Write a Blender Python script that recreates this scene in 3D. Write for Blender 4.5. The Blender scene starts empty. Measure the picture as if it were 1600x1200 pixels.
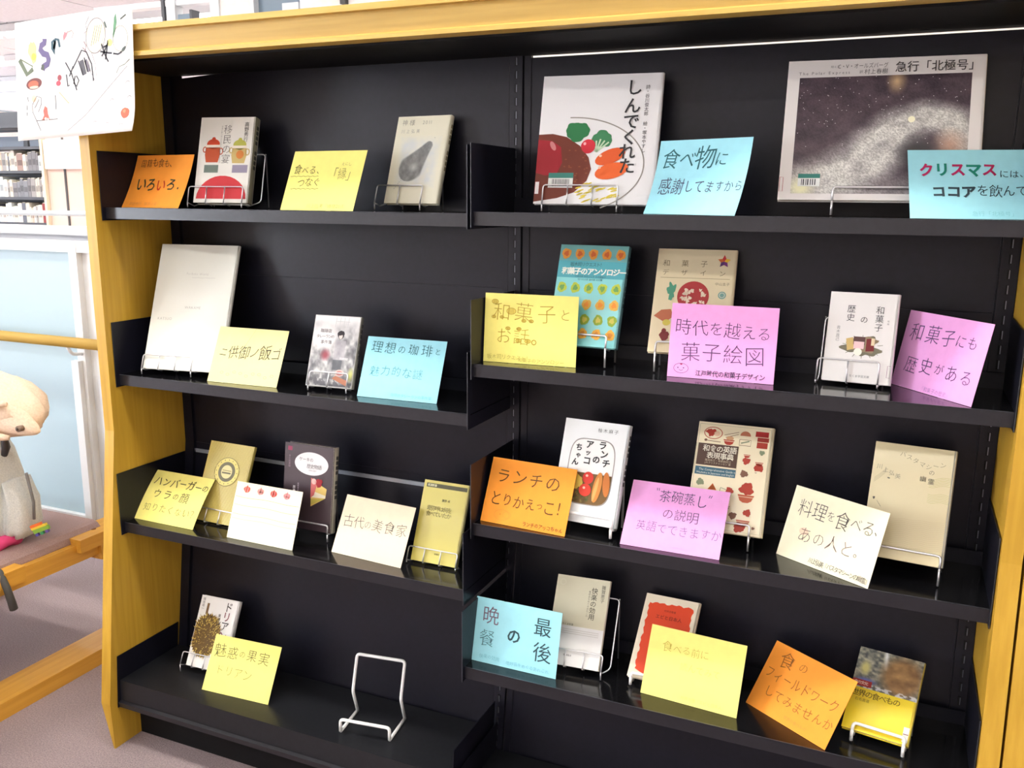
import bpy, math, random
import numpy as np
from math import sin, cos, pi, radians as R
from mathutils import Vector, Matrix, Euler
random.seed(7); rng = np.random.RandomState(3)
SC = bpy.context.scene
COL = SC.collection

# ------------------------------------------------------------------ camera, world, exposure
cd = bpy.data.cameras.new('camera'); cam = bpy.data.objects.new('camera', cd); COL.objects.link(cam)
cd.sensor_width = 36.0; cd.lens = 36.0 * 1398.21 / 1600; cd.clip_start = .02; cd.clip_end = 100
r_ = Vector((0.91642, 0.400128, 0.008474)); u_ = Vector((-0.089128, 0.183398, 0.97899)); f_ = Vector((-0.390167, 0.897921, -0.203732))
M = Matrix((r_, u_, -f_)).transposed().to_4x4(); M.translation = Vector((0.7278, -1.4836, 1.2993))
cam.matrix_world = M
SC.camera = cam
SC.view_settings.view_transform = 'Standard'; SC.view_settings.look = 'None'
SC.view_settings.gamma = 1.0; SC.view_settings.use_curve_mapping = False
SC.view_settings.exposure = 0.0
w = bpy.data.worlds.new('world'); SC.world = w; w.use_nodes = True
w.node_tree.nodes['Background'].inputs[0].default_value = (.85, .92, 1, 1)
w.node_tree.nodes['Background'].inputs[1].default_value = .6
LAMP = 20.5        # emission of the fluorescent diffusers
SKYW = 46.0         # brightness of the daylit windows

# ------------------------------------------------------------------ materials
def lin(c):
    return tuple(((x / 255) / 12.92 if x / 255 <= .04045 else ((x / 255 + .055) / 1.055) ** 2.4) for x in c[:3]) + (1,)
_m = {}
def mat(name, col=(200, 200, 200), rough=.6, metal=0.0, emis=0.0, spec=.5, coat=0.0, trans=0.0, alpha=1):
    key = (name, col, rough, metal, emis, coat)
    if key in _m: return _m[key]
    m = bpy.data.materials.new(name); m.use_nodes = True
    b = m.node_tree.nodes['Principled BSDF']
    b.inputs['Base Color'].default_value = lin(col); b.inputs['Roughness'].default_value = rough
    b.inputs['Metallic'].default_value = metal; b.inputs['Specular IOR Level'].default_value = spec
    b.inputs['Coat Weight'].default_value = coat; b.inputs['Coat Roughness'].default_value = .1
    if emis:
        b.inputs['Emission Color'].default_value = lin(col); b.inputs['Emission Strength'].default_value = emis
    if trans: b.inputs['Transmission Weight'].default_value = trans
    _m[key] = m; return m
def noise_mat(name, c1, c2, scale=(1, 1, 1), nscale=20, rough=.5, bump=0.0, bscale=None, detail=4, spec=.5, wave=False, lo=.35, hi=.65):
    m = bpy.data.materials.new(name); m.use_nodes = True; nt = m.node_tree; N = nt.nodes; L = nt.links
    b = N['Principled BSDF']; b.inputs['Roughness'].default_value = rough; b.inputs['Specular IOR Level'].default_value = spec
    tc = N.new('ShaderNodeTexCoord'); mp = N.new('ShaderNodeMapping'); mp.inputs['Scale'].default_value = scale
    L.new(tc.outputs['Object'], mp.inputs['Vector'])
    n = N.new('ShaderNodeTexNoise'); n.inputs['Scale'].default_value = nscale; n.inputs['Detail'].default_value = detail
    L.new(mp.outputs[0], n.inputs['Vector'])
    cr = N.new('ShaderNodeValToRGB'); cr.color_ramp.elements[0].position = lo; cr.color_ramp.elements[1].position = hi
    cr.color_ramp.elements[0].color = lin(c1); cr.color_ramp.elements[1].color = lin(c2)
    L.new(n.outputs['Fac'], cr.inputs[0]); L.new(cr.outputs[0], b.inputs['Base Color'])
    if bump:
        n2 = N.new('ShaderNodeTexNoise'); n2.inputs['Scale'].default_value = bscale or nscale; n2.inputs['Detail'].default_value = 3
        L.new(mp.outputs[0], n2.inputs['Vector'])
        bp = N.new('ShaderNodeBump'); bp.inputs['Strength'].default_value = bump; bp.inputs['Distance'].default_value = .004
        L.new(n2.outputs['Fac'], bp.inputs['Height']); L.new(bp.outputs[0], b.inputs['Normal'])
    return m
def paper(name, col): return noise_mat(name, tuple(int(x * .985) for x in col), col, nscale=60, rough=.75, bump=.03, bscale=300, spec=.25)

WOOD_V = noise_mat('oak_vertical_grain', (186, 144, 44), (199, 157, 54), scale=(30, 30, 1.2), nscale=3, rough=.42, bump=.04, detail=6, spec=.4)
WOOD_H = noise_mat('oak_horizontal_grain', (190, 156, 76), (202, 168, 86), scale=(1.2, 30, 30), nscale=3, rough=.42, bump=.04, detail=6, spec=.4)
WOOD_Y = noise_mat('bench_wood_grain', (204, 148, 52), (218, 162, 64), scale=(30, 1.2, 30), nscale=3, rough=.42, bump=.04, detail=6, spec=.4)
BLACK = noise_mat('black_painted_steel', (18, 18, 27), (21, 21, 31), nscale=90, rough=.36, bump=.02, spec=.26)
SHELFM = noise_mat('glossy_black_shelf_steel', (14, 14, 16), (17, 17, 20), nscale=90, rough=.13, bump=.01, spec=.6)
LIPM = noise_mat('satin_black_shelf_lip', (26, 26, 31), (30, 30, 36), nscale=90, rough=.34, bump=.02, spec=.42)
BASEM = noise_mat('matte_black_base_steel', (26, 27, 30), (30, 31, 35), nscale=90, rough=.36, bump=.02, spec=.34)
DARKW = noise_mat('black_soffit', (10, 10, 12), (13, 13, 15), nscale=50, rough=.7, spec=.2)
CHROME = mat('chrome_wire', (228, 228, 230), .28, .82)
WHITEW = mat('white_coated_wire', (238, 238, 236), .3)
DARKSLOT = mat('slot_shadow', (6, 6, 8), .9)
SLOTM = mat('pale_slot_dash', (120, 124, 134), .35, .7)
GAPM = mat('pale_gap_metal', (190, 196, 206), .35, .6)
CARPET = noise_mat('mauve_carpet', (142, 126, 132), (186, 168, 166), nscale=260, rough=.95, bump=.9, bscale=420, spec=.1, lo=.25, hi=.75)
CUSH = noise_mat('mauve_seat_fabric', (150, 124, 122), (172, 146, 142), nscale=420, rough=.9, bump=.3, spec=.2)
CEIL = noise_mat('white_ceiling_board', (236, 238, 242), (244, 246, 250), nscale=40, rough=.9, bump=.1)
WALLC = noise_mat('cream_wall_paint', (244, 236, 228), (248, 240, 234), nscale=30, rough=.8, bump=.05)
WHITEP = mat('white_painted_metal', (232, 234, 236), .35)
PAGES = noise_mat('page_block', (226, 220, 200), (240, 235, 218), scale=(1, 300, 1), nscale=6, rough=.8)
DIFF = mat('lamp_diffuser', (255, 252, 244), .6, emis=LAMP)
DAY = mat('overexposed_daylight', (235, 244, 255), .6, emis=SKYW)
PARTM = mat('frosted_blue_white_panel', (172, 196, 206), .45)
VCOL = bpy.data.materials.new('printed_picture'); VCOL.use_nodes = True
_a = VCOL.node_tree.nodes.new('ShaderNodeVertexColor'); _a.layer_name = 'Col'
VCOL.node_tree.links.new(_a.outputs[0], VCOL.node_tree.nodes['Principled BSDF'].inputs['Base Color'])
VCOL.node_tree.nodes['Principled BSDF'].inputs['Roughness'].default_value = .3
def ink(c, rough=.5): return mat('ink', tuple(c), rough, spec=.3)

# ------------------------------------------------------------------ mesh builder
class MB:
    def __init__(s): s.v = []; s.f = []; s.mi = []; s.mats = []; s.sm = []
    def slot(s, m):
        if m not in s.mats: s.mats.append(m)
        return s.mats.index(m)
    def add(s, vs, fs, m, smooth=False):
        k = len(s.v); i = s.slot(m); s.v += [tuple(x) for x in vs]
        for f in fs: s.f.append(tuple(a + k for a in f)); s.mi.append(i); s.sm.append(smooth)
    def box(s, a, b, m):
        x0, y0, z0 = a; x1, y1, z1 = b
        s.add([(x0,y0,z0),(x1,y0,z0),(x1,y1,z0),(x0,y1,z0),(x0,y0,z1),(x1,y0,z1),(x1,y1,z1),(x0,y1,z1)],
              [(0,3,2,1),(4,5,6,7),(0,1,5,4),(1,2,6,5),(2,3,7,6),(3,0,4,7)], m)
    def prism(s, pts, axis, a, b, m):
        """pts: 2D outline in the two other axes (cyclic order), extruded a..b along axis"""
        def mk(p, t):
            return (t, p[0], p[1]) if axis == 0 else ((p[0], t, p[1]) if axis == 1 else (p[0], p[1], t))
        n = len(pts); s.add([mk(p, a) for p in pts] + [mk(p, b) for p in pts],
            [tuple(range(n))[::-1], tuple(range(n, 2 * n))] + [(i, (i + 1) % n, n + (i + 1) % n, n + i) for i in range(n)], m)
    def tube(s, pts, r, m, seg=8, closed=False, rad=None):
        pts = [Vector(p) for p in pts]
        if rad and not isinstance(r, (list, tuple)): pts = fillet(pts, rad, closed)
        n = len(pts); vs = []; fs = []
        up = Vector((0, 0, 1)); prev = None
        for i, p in enumerate(pts):
            if closed: t = pts[(i + 1) % n] - pts[i - 1]
            else: t = pts[min(i + 1, n - 1)] - pts[max(i - 1, 0)]
            t = t.normalized() if t.length > 1e-9 else Vector((0, 0, 1))
            if prev is None:
                a = t.cross(Vector((0, 0, 1))); 
                if a.length < .1: a = t.cross(Vector((1, 0, 0)))
            else: a = prev - t * prev.dot(t)
            a.normalize(); prev = a; b = t.cross(a)
            rr = r[i] if isinstance(r, (list, tuple)) else r
            for k in range(seg): vs.append(p + (a * cos(2 * pi * k / seg) + b * sin(2 * pi * k / seg)) * rr)
        for i in range(n - (0 if closed else 1)):
            j = (i + 1) % n
            for k in range(seg): fs.append((i * seg + k, i * seg + (k + 1) % seg, j * seg + (k + 1) % seg, j * seg + k))
        if not closed: fs += [tuple(range(seg))[::-1], tuple((n - 1) * seg + k for k in range(seg))]
        s.add(vs, fs, m, True)
    def build(s, name, parent=None, kind=None, label=None, cat=None, group=None):
        me = bpy.data.meshes.new(name); me.from_pydata(s.v, [], s.f)
        for m in s.mats: me.materials.append(m)
        me.polygons.foreach_set('material_index', s.mi); me.polygons.foreach_set('use_smooth', s.sm); me.update()
        o = bpy.data.objects.new(name, me); COL.objects.link(o)
        if parent: o.parent = parent
        tag(o, label, cat, group, kind); return o
def fillet(pts, r, closed=False, k=4):
    out = []; n = len(pts)
    for i, p in enumerate(pts):
        if not closed and i in (0, n - 1): out.append(p); continue
        a = pts[i - 1] - p; b = pts[(i + 1) % n] - p; d = min(r, a.length * .48, b.length * .48)
        A = p + a.normalized() * d; B = p + b.normalized() * d
        for j in range(k + 1):
            t = j / k; out.append(A * (1 - t) ** 2 + p * 2 * t * (1 - t) + B * t * t)
    return out
def tag(o, label=None, cat=None, group=None, kind=None):
    if label: o['label'] = label
    if cat: o['category'] = cat
    if group: o['group'] = group
    if kind: o['kind'] = kind
    return o
def empty(name, loc=(0, 0, 0), rot=(0, 0, 0), **k):
    o = bpy.data.objects.new(name, None); COL.objects.link(o); o.location = loc; o.rotation_euler = rot; o.empty_display_size = .05
    return tag(o, **k)

# ------------------------------------------------------------------ the room
def struct(name, f, **k):
    b = MB(); f(b); return b.build(name, kind='structure', **k)
struct('floor', lambda b: b.box((-14, -6, -.1), (4, 11, 0), CARPET))
struct('wall_back', lambda b: b.box((-14, 10.9, 0), (4, 11, 2.7), WALLC))
struct('wall_right', lambda b: b.box((3.9, -6, 0), (4, 11, 2.7), WALLC))
struct('wall_front', lambda b: b.box((-14, -6.1, 0), (4, -6, 2.7), WALLC))
def wall_left(b):
    b.box((-5.6, -6, 0), (-5.5, -1, .8), WALLC); b.box((-5.6, -6, 2.3), (-5.5, -1, 2.7), WALLC); b.box((-5.6, -3.2, .8), (-5.5, -1, 2.3), WALLC); b.box((-5.6, -6, .8), (-5.5, -4.4, 2.3), WALLC)
    b.box((-14, -1, 0), (-5.5, -.9, 2.7), WALLC); b.box((-14.1, -1, 0), (-14, 11, 2.7), WALLC)
struct('wall_left', wall_left)
FILL_GLOW = mat('added_ceiling_fill', (235, 244, 255), .6, emis=9.0)  # emission of the added fill pane on the far wall
def win(name, x, y0, y1, dm=DAY):
    b = MB(); b.box((x - .06, y0, .8), (x - .05, y1, 2.3), dm)
    o = b.build(name, kind='structure')
    f = MB()
    n = 2
    for i in range(n + 1):
        y = y0 + (y1 - y0) * i / n; f.box((x - .05, y - .03, .8), (x, y + .03, 2.3), WHITEP)
    f.build('window_frame', o); return o
win('window_1', -5.5, -4.4, -3.2)
win('added_light_pane', -13.9, .5, 9.5, FILL_GLOW)  # glowing pane added on the far wall to brighten the ceiling
# ceiling: boards with visible joints
cb = MB()
cb.box((-14, -6, 2.72), (4, 11, 2.8), CEIL)
ceil = cb.build('ceiling', kind='structure')
tile = None
TW, TL = 1.2, 1.8
for i in range(7):
    for j in range(7):
        x0 = -12.3 + i * TW * 1.0; y0 = 1.2 + j * TL * .8
        if x0 > -4.6 + 0: continue
        if tile is None:
            t = MB(); t.box((0, 0, 0), (TW * .985, TL * .785, .03), CEIL); tile = t.build('ceiling_panel', ceil); tile.location = (x0, y0, 2.69)
        else:
            o = tile.copy(); COL.objects.link(o); o.location = (x0, y0, 2.69)
# fluorescent fixtures along X
def lamp_proto():
    h = MB()
    h.box((-.62, -.11, 0), (.62, .11, .03), WHITEP); h.box((-.62, -.12, -.03), (.62, -.11, .03), WHITEP); h.box((-.62, .11, -.03), (.62, .12, .03), WHITEP)
    root = h.build('ceiling_lamp')
    d = MB(); d.box((-.6, -.105, -.02), (.6, .105, -.004), DIFF); d.build('diffuser', root)
    return root
lp = lamp_proto(); first = True
for y in (-4.6, -2.55, -.42, 1.5, 3.0, 4.2, 5.4, 6.6, 7.8, 9.0):
    for x in ((-11.2, -9.9, -8.6, -7.3, -6.0, -4.6, -3.2, -1.1, .6) if y > 0 else (-4.4, -2.75, -1.1, .3, 1.7)):
        if x < -5.4 and y < 0: continue
        if first: o = lp; first = False
        else:
            o = lp.copy(); COL.objects.link(o)
            for c in lp.children: d = c.copy(); COL.objects.link(d); d.parent = o
        o.location = (x, y, 2.655)
        far = y > 0
        tag(o, 'white ceiling lamp with bright fluorescent diffuser' + (' in the ceiling beyond the black display shelves' if far else ' above the front of the display shelves'), 'lamp', 'fluorescent lamps ' + ('beyond the shelves' if far else 'in front of the shelves'))

# ------------------------------------------------------------------ far background
# cream wall with a window above and behind the display shelves
def wb(b):
    y0, y1 = 2.5, 2.62
    b.box((-2.70, y0, 0), (-2.50, y1, 2.69), WALLC); b.box((-2.50, y0, 0), (-2.17, y1, 1.0), WALLC)
    b.box((-2.50, y0, 2.62), (-2.17, y1, 2.69), WALLC); b.box((-2.17, y0, 0), (3.9, y1, 2.69), WALLC)
struct('wall_middle', wb)
b = MB(); b.box((-2.49, 2.54, 1.0), (-2.18, 2.56, 2.62), mat('grey_window_glass', (128, 146, 160), .15))
w2 = b.build('window_2', kind='structure')
b = MB(); b.box((-2.5, 2.5, .97), (-2.48, 2.6, 2.64), WHITEP); b.box((-2.19, 2.5, .97), (-2.17, 2.6, 2.64), WHITEP); b.box((-2.5, 2.5, 2.15), (-2.17, 2.53, 2.165), WHITEP)
b.box((-2.3, 2.5, 2.165), (-2.2, 2.53, 2.26), WHITEP); b.build('window_frame', w2)
b = MB(); b.box((-1.93, 2.47, 2.225), (-1.90, 2.5, 2.45), mat('dark_bracket', (70, 66, 64), .5)); b.build('trim_1', kind='structure')
# glazed transom with dark mullions to its left
def tr(b):
    dk = mat('dark_mullion', (74, 76, 82), .4)
    b.box((-3.6, 2.5, 2.13), (-2.7, 2.58, 2.185), WHITEP); b.box((-3.6, 2.5, 2.30), (-2.7, 2.56, 2.33), WHITEP)
    b.box((-3.095, 2.49, 2.185), (-3.075, 2.55, 2.69), dk); b.box((-3.06, 2.49, 2.18), (-3.0, 2.55, 2.69), WHITEP)
    b.box((-2.98, 2.49, 2.185), (-2.90, 2.55, 2.25), mat('grey_window_glass', (128, 146, 160), .15)); b.box((-2.90, 2.49, 2.17), (-2.885, 2.55, 2.27), dk)
    b.box((-2.76, 2.49, 0), (-2.70, 2.62, 2.69), WHITEP)
struct('window_3', tr)
# cream column beside the bookcase
PINKW = mat('pinkish_column_paint', (214, 190, 178), .8)
def colm(b):
    b.box((-7.86, 5.62, 0), (-7.60, 6.0, 2.69), PINKW); b.box((-7.585, 5.62, 0), (-6.3, 6.0, 2.69), PINKW)
    b.box((-7.605, 5.61, 0), (-7.58, 6.0, 2.69), mat('dark_joint', (60, 56, 56), .6))
struct('wall_column', colm)
b = MB(); b.box((-7.84, 5.58, 1.56), (-7.30, 5.62, 1.86), mat('white_board_face', (245, 244, 240), .4))
b.build('notice_board', label='blank white notice board high on the cream column beside the bookcase', cat='board')
# bookcase
DKM = mat('dark_grey_steel', (52, 54, 62), .5)
bc = empty('library_bookcase', (-9.1, 5.6, 0), label='tall dark steel library bookcase full of pale books in the background', cat='bookcase')
zs = [.42, .70, .985, 1.262, 1.545, 1.80, 2.03]
for z in zs:
    b = MB(); b.box((-1.0, 0, z - .03), (1.2, .32, z), DKM); b.build('shelf', bc)
b = MB(); b.box((1.2, -.02, 0), (1.235, .34, 2.12), mat('beige_end_panel', (205, 190, 165), .5)); b.build('side_panel', bc)
b = MB(); b.box((-1.04, 0, 0), (-1.0, .34, 2.12), DKM); b.build('side_panel', bc)
b = MB(); b.box((-1.0, .30, 0), (1.2, .32, 1.545), DKM); b.box((-1.0, .30, 1.98), (1.2, .32, 2.2), DKM); b.box((.62, .26, 1.545), (.68, .30, 2.0), DKM); b.build('back_panel', bc)
b = MB(); b.box((-1.0, .27, 1.79), (.6, .29, 1.93), mat('grey_blue_panel', (120, 132, 150), .5)); b.box((.7, .27, 1.60), (1.2, .29, 1.95), mat('grey_blue_panel', (120, 132, 150), .5)); b.build('divider_panel', bc)
bw = MB(); bw.box((0, 0, 0), (1, .16, 1), mat('paperback_spine', (222, 218, 208), .6))
spines = [(226,224,214),(236,234,228),(214,206,190),(196,190,180),(228,216,206),(150,146,144),(232,228,214),(204,212,214),(120,118,122),(206,180,160),(96,100,112)]
protos = {}
def farbook(x, y, z, wd, h, col, label, group):
    if col not in protos:
        m = MB(); c = mat('far_book_spine', col, .6); m.box((0, 0, 0), (1, .17, .97), c); m.box((.1, .005, .97), (.9, .165, 1), PAGES)
        m.box((.15, -.002, .3), (.85, 0, .6), mat('spine_print', tuple(int(v * .72) for v in col), .6))
        o = m.build('book'); protos[col] = o
    else: o = protos[col].copy(); COL.objects.link(o)
    o.location = (x, y, z); o.scale = (wd, 1, h); tag(o, label, 'book', group)
for zi, (z, row) in enumerate(((.70, 'lowest visible'), (.985, 'third'), (1.262, 'second'), (1.545, 'top'))):
    x = -9.1 + .0
    while x < -7.92:
        wd = random.choice((.02, .03, .045, .06, .07)); h = random.uniform(.16, .22); col = random.choice(spines)
        lab = 'pale book on the %s row of the background bookcase' % row; g = 'pale books on the %s row of the far bookcase' % row
        if row == 'third' and abs(x + 8.02) < .03 and 'redb' not in globals():
            col = (140, 40, 44); wd = .05; lab = 'dark red book near the right end of the far bookcase row'; g = None; redb = 1
        if row == 'top' and abs(x + 8.33) < .03 and 'brb' not in globals():
            col = (150, 122, 112); wd = .09; lab = 'wide brown book on the top row of the far bookcase'; g = None; brb = 1
        if row == 'second' and -8.42 < x < -8.22: col = (120, 122, 128); lab = 'grey book mid row in the background bookcase'; g = 'grey books on the second row of the far bookcase'
        wd = min(wd, -7.905 - x)
        farbook(x, 5.64, z, wd, h, col, lab, g); x += wd + .003
# white screen partitions behind the bench
pt = empty('screen_partition', (-2.4, .40, 0), label='frosted pale blue screen panel in white frame behind the bench', cat='partition')
X1 = .95
b = MB(); b.box((-2.6, .004, .33), (X1 - .02, .016, 1.15), PARTM); b.build('panel', pt)
b = MB(); b.box((-2.6, -.012, 1.135), (1.45, .03, 1.1655), WHITEP); b.build('top_rail', pt)
b = MB(); b.box((-2.6, -.012, .29), (1.45, .03, .33), WHITEP); b.build('bottom_rail', pt)
for x in (-2.6, -.9, X1 - .03, 1.45): 
    b = MB(); b.box((x, -.014, 0 if x in (-2.6, 1.45) else .33), (x + .03, .032, 1.165), WHITEP); b.build('post', pt)
b = MB(); b.box((X1 + .0, .006, .33), (1.45, .016, 1.14), mat('white_infill', (222, 224, 226), .5)); b.build('panel', pt)
b = MB(); b.box((X1 - .04, -.03, .33), (X1 - .012, -.014, .82), WHITEP); b.build('rail_post', pt)
pt2 = empty('white_rear_partition', (-3.6, 1.6, 0), label='white low partition with grey panel seen above the frosted screen', cat='partition')
b = MB(); b.box((-2.5, 0, .1), (3.1, .03, 1.12), mat('light_grey_panel', (206, 208, 214), .5)); b.build('panel', pt2)
b = MB(); b.box((-2.5, -.02, 1.11), (3.1, .05, 1.15), WHITEP); b.build('top_rail', pt2)
b = MB(); b.tube([(-2.5, .0, 1.19), (3.1, .0, 1.225)], .012, WHITEP); b.build('handrail', pt2)
for x in (-2.4, -.5, 1.3, 3.0):
    b = MB(); b.box((x, 0, 0), (x + .04, .04, 1.2), WHITEP); b.build('post', pt2)
# wooden handrail
b = MB(); b.tube([(-3.9, .33, .884), (-1.0, .33, .884)], .0155, WOOD_H, seg=16)
hr = b.build('handrail', label='round wooden handrail running in front of the frosted screen', cat='rail')
for x in (-3.4, -2.4, -1.46):
    b = MB(); b.tube([(x, .335, .872), (x, .35, .845), (x, .385, .84)], .005, WHITEP, rad=.01); b.build('bracket', hr)

# ------------------------------------------------------------------ bench with bag
bench = empty('bench', (-1.62, -.4, 0), label='low wooden bench with a mauve seat cushion beside the display shelves', cat='bench')
def rbox(b, a, c, r, m, seg=3):
    """box with rounded vertical profile edges along Y (cross-section XZ)"""
    x0, y0, z0 = a; x1, y1, z1 = c; pts = []
    for cx, cz, a0 in ((x1 - r, z1 - r, 0), (x0 + r, z1 - r, 90), (x0 + r, z0 + r, 180), (x1 - r, z0 + r, 270)):
        for i in range(seg + 1):
            an = R(a0 + 90 * i / seg); pts.append((cx + r * cos(an), cz + r * sin(an)))
    b.prism(pts, 1, y0, y1, m)
b = MB(); rbox(b, (-.30, -1.2, .315), (.315, .665, .388), .03, CUSH); b.build('seat_cushion', bench)
b = MB(); b.box((.295, -1.25, .305), (.335, .84, .355), WOOD_Y); b.build('seat_rail', bench)
b = MB(); b.box((-.34, -1.25, .30), (-.30, .75, .345), WOOD_Y); b.build('seat_rail', bench)
b = MB(); b.box((.262, .56, .335), (.352, .84, .372), WOOD_Y); b.box((.28, .63, .29), (.348, .84, .335), WOOD_Y); b.build('corner_block', bench)
b = MB(); b.tube([(.312, .64, .370), (.312, .64, .3735)], .007, mat('plug', (120, 70, 20), .5), seg=10); b.build('screw_plug', bench)
b = MB(); b.box((.275, -.30, .325), (.352, .39, .366), WOOD_Y); b.build('corner_block', bench)
b = MB(); b.box((.27, -1.25, 0), (.37, .8, .045), WOOD_Y); b.build('floor_runner', bench)
b = MB(); b.box((-.37, -1.25, 0), (-.29, .8, .045), WOOD_Y); b.build('floor_runner', bench)
for x in (.285, -.34):
    for y in (-1.15, .72):
        b = MB(); b.box((x, y, .045), (x + .05, y + .08, .30), WOOD_Y); b.build('leg', bench)

# tote bag (lofted with creases) --------------------------------------------------
def loft(b, rings, m, seg=28, wr=.006, seed=1, cap=True):
    rs = np.random.RandomState(seed); ph = rs.rand(6) * 6; vs = []; fs = []
    for j, (cx, cy, cz, rx, ry, e) in enumerate(rings):
        for k in range(seg):
            a = 2 * pi * k / seg; c, s_ = cos(a), sin(a)
            px = abs(c) ** e * (1 if c > 0 else -1); py = abs(s_) ** e * (1 if s_ > 0 else -1)
            d = 1 + wr / max(rx, .01) * (sin(3 * a + ph[0] + j * .7) + .8 * sin(7 * a + ph[1] - j * 1.1) + .5 * sin(11 * a + ph[2] + j * 1.9))
            vs.append((cx + rx * px * d, cy + ry * py * d, cz + wr * .6 * sin(5 * a + ph[3] + j)))
    n = len(rings)
    for j in range(n - 1):
        for k in range(seg): fs.append((j * seg + k, j * seg + (k + 1) % seg, (j + 1) * seg + (k + 1) % seg, (j + 1) * seg + k))
    if cap: fs += [tuple(range(seg))[::-1], tuple((n - 1) * seg + k for k in range(seg))]
    b.add(vs, fs, m, True)
CANV = noise_mat('white_canvas', (206, 210, 208), (224, 226, 222), nscale=300, rough=.85, bump=.3)
BEIGE = noise_mat('beige_cotton', (222, 196, 170), (234, 210, 186), nscale=200, rough=.85, bump=.2)
bag = empty('tote_bag', (-1.485, .03, .390), label='white canvas tote bag standing on the bench cushion', cat='bag')
b = MB(); loft(b, [(0, 0, 0, .10, .07, .6), (0, 0, .01, .125, .085, .6), (.0, 0, .08, .13, .09, .6), (-.005, 0, .16, .13, .085, .65), (-.01, 0, .22, .12, .07, .7), (-.01, 0, .27, .11, .05, .8)], CANV, seed=2); b.build('bag_body', bag)
b = MB(); loft(b, [(.118, .03, .015, .02, .045, .8), (.13, .03, .04, .03, .055, .8), (.13, .03, .10, .028, .05, .8), (.115, .03, .15, .015, .04, .9)], CANV, seed=5, wr=.003); b.build('side_pocket', bag)
b = MB(); b.tube([(-.08, -.085, .12), (-.08, -.07, .25), (-.05, -.03, .30), (0, .0, .28)], .008, CANV, rad=.03); b.build('strap', bag)
b = MB(); loft(b, [(.07, -.02, -.003, .05, .06, .8), (.07, -.02, .012, .062, .075, .8), (.07, -.02, .03, .055, .07, .8)], mat('pink_cloth', (226, 70, 130), .7), seed=9, wr=.006); b.build('pink_trim', bag)
b = MB(); b.tube([(.150, -.01, .270), (.140, .0, .235), (.13, .0, .215)], [.006, .011, .008], mat('black_clip', (50, 48, 50), .4)); b.tube([(.165, .03, .17), (.175, .035, .10), (.17, .035, .06)], .004, mat('grey_strap', (120, 118, 116), .6)); b.build('buckle', bag)
bag.scale = (1, 1, 1.16)
hat = empty('beige_jacket', (-1.375, .03, .750), label='crumpled beige cotton jacket with a metal button draped over the tote bag', cat='jacket')
b = MB(); loft(b, [(-.01, 0, -.05, .10, .07, 1), (.0, 0, -.035, .125, .08, .9), (.02, 0, -.01, .135, .085, .9), (.03, 0, .015, .132, .088, .9), (.02, 0, .04, .125, .085, .95), (.0, 0, .062, .11, .078, 1), (-.02, 0, .082, .088, .062, 1), (-.05, 0, .096, .05, .04, 1)], BEIGE, seed=12, wr=.010, seg=44); b.build('folded_body', hat)
b = MB()
fl = [(.05, -.065, .045), (.10, -.068, .050), (.14, -.060, .042), (.165, -.050, .024), (.185, -.045, .002), (.205, -.042, -.022), (.190, -.045, -.034), (.150, -.055, -.036), (.10, -.066, -.030), (.05, -.075, -.022), (.02, -.078, .0)]
c0 = Vector((.11, -.080, .006)); vs = [c0] + [Vector(p) for p in fl] + [Vector((.11, -.03, .006))] + [Vector(p) + Vector((0, .03, 0)) for p in fl]
n = len(fl); fs = [(0, 1 + i, 1 + (i + 1) % n) for i in range(n)] + [(n + 1, n + 2 + (i + 1) % n, n + 2 + i) for i in range(n)] + [(1 + i, n + 2 + i, n + 2 + (i + 1) % n, 1 + (i + 1) % n) for i in range(n)]
b.add(vs, fs, BEIGE, True); o = b.build('flap', hat); sm = o.modifiers.new('soft', 'SUBSURF'); sm.levels = 2; sm.render_levels = 2
b = MB(); b.tube([(.168, -.066, -.010), (.168, -.052, -.010)], .0075, mat('button_metal', (130, 112, 98), .35, .6), seg=14); b.tube([(.168, -.068, -.010), (.168, -.064, -.010)], .0035, mat('button_metal_dark', (70, 60, 54), .4, .6), seg=10); b.build('button', hat)
for pts, rr in (([(-.10, -.070, .075), (-.03, -.088, .055), (.04, -.094, .035), (.10, -.090, .052), (.145, -.07, .05)], [.008, .014, .016, .014, .006]), ([(-.10, -.080, .03), (-.04, -.094, .0), (.03, -.098, -.020), (.10, -.088, -.030), (.14, -.07, -.034)], [.008, .015, .018, .013, .006]), ([(-.08, -.078, .05), (-.02, -.096, .02), (.01, -.10, -.03), (.03, -.09, -.055)], [.006, .013, .015, .008]), ([(-.02, -.06, .085), (.05, -.075, .075), (.10, -.07, .06)], [.008, .013, .006])):
    P = []; RR = []
    for k in range(len(pts) - 1):
        for t in (0, .25, .5, .75): P.append(Vector(pts[k]).lerp(Vector(pts[k + 1]), t)); RR.append(rr[k] + (rr[k + 1] - rr[k]) * t)
    P.append(Vector(pts[-1])); RR.append(rr[-1])
    for _ in range(3): P = [P[0]] + [(P[k - 1] + P[k] * 2 + P[k + 1]) / 4 for k in range(1, len(P) - 1)] + [P[-1]]
    b = MB(); b.tube(P, RR, BEIGE, seg=12); b.build('fold', hat)
tg = MB(); tg.box((-.02, -.004, 0), (.025, .004, .011), mat('tag_green', (130, 170, 60), .5)); tg.box((-.022, -.004, .011), (.022, .004, .017), mat('tag_yellow', (230, 200, 60), .5)); tg.box((-.022, -.004, .017), (.01, .004, .024), mat('tag_orange', (230, 110, 50), .5))
for x, c in ((-.018, (80, 70, 150)), (-.003, (60, 140, 90)), (.012, (90, 70, 140))): tg.box((x, -.004, -.008), (x + .008, .004, 0), mat('tag_' + str(c[0]), c, .5))
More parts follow.
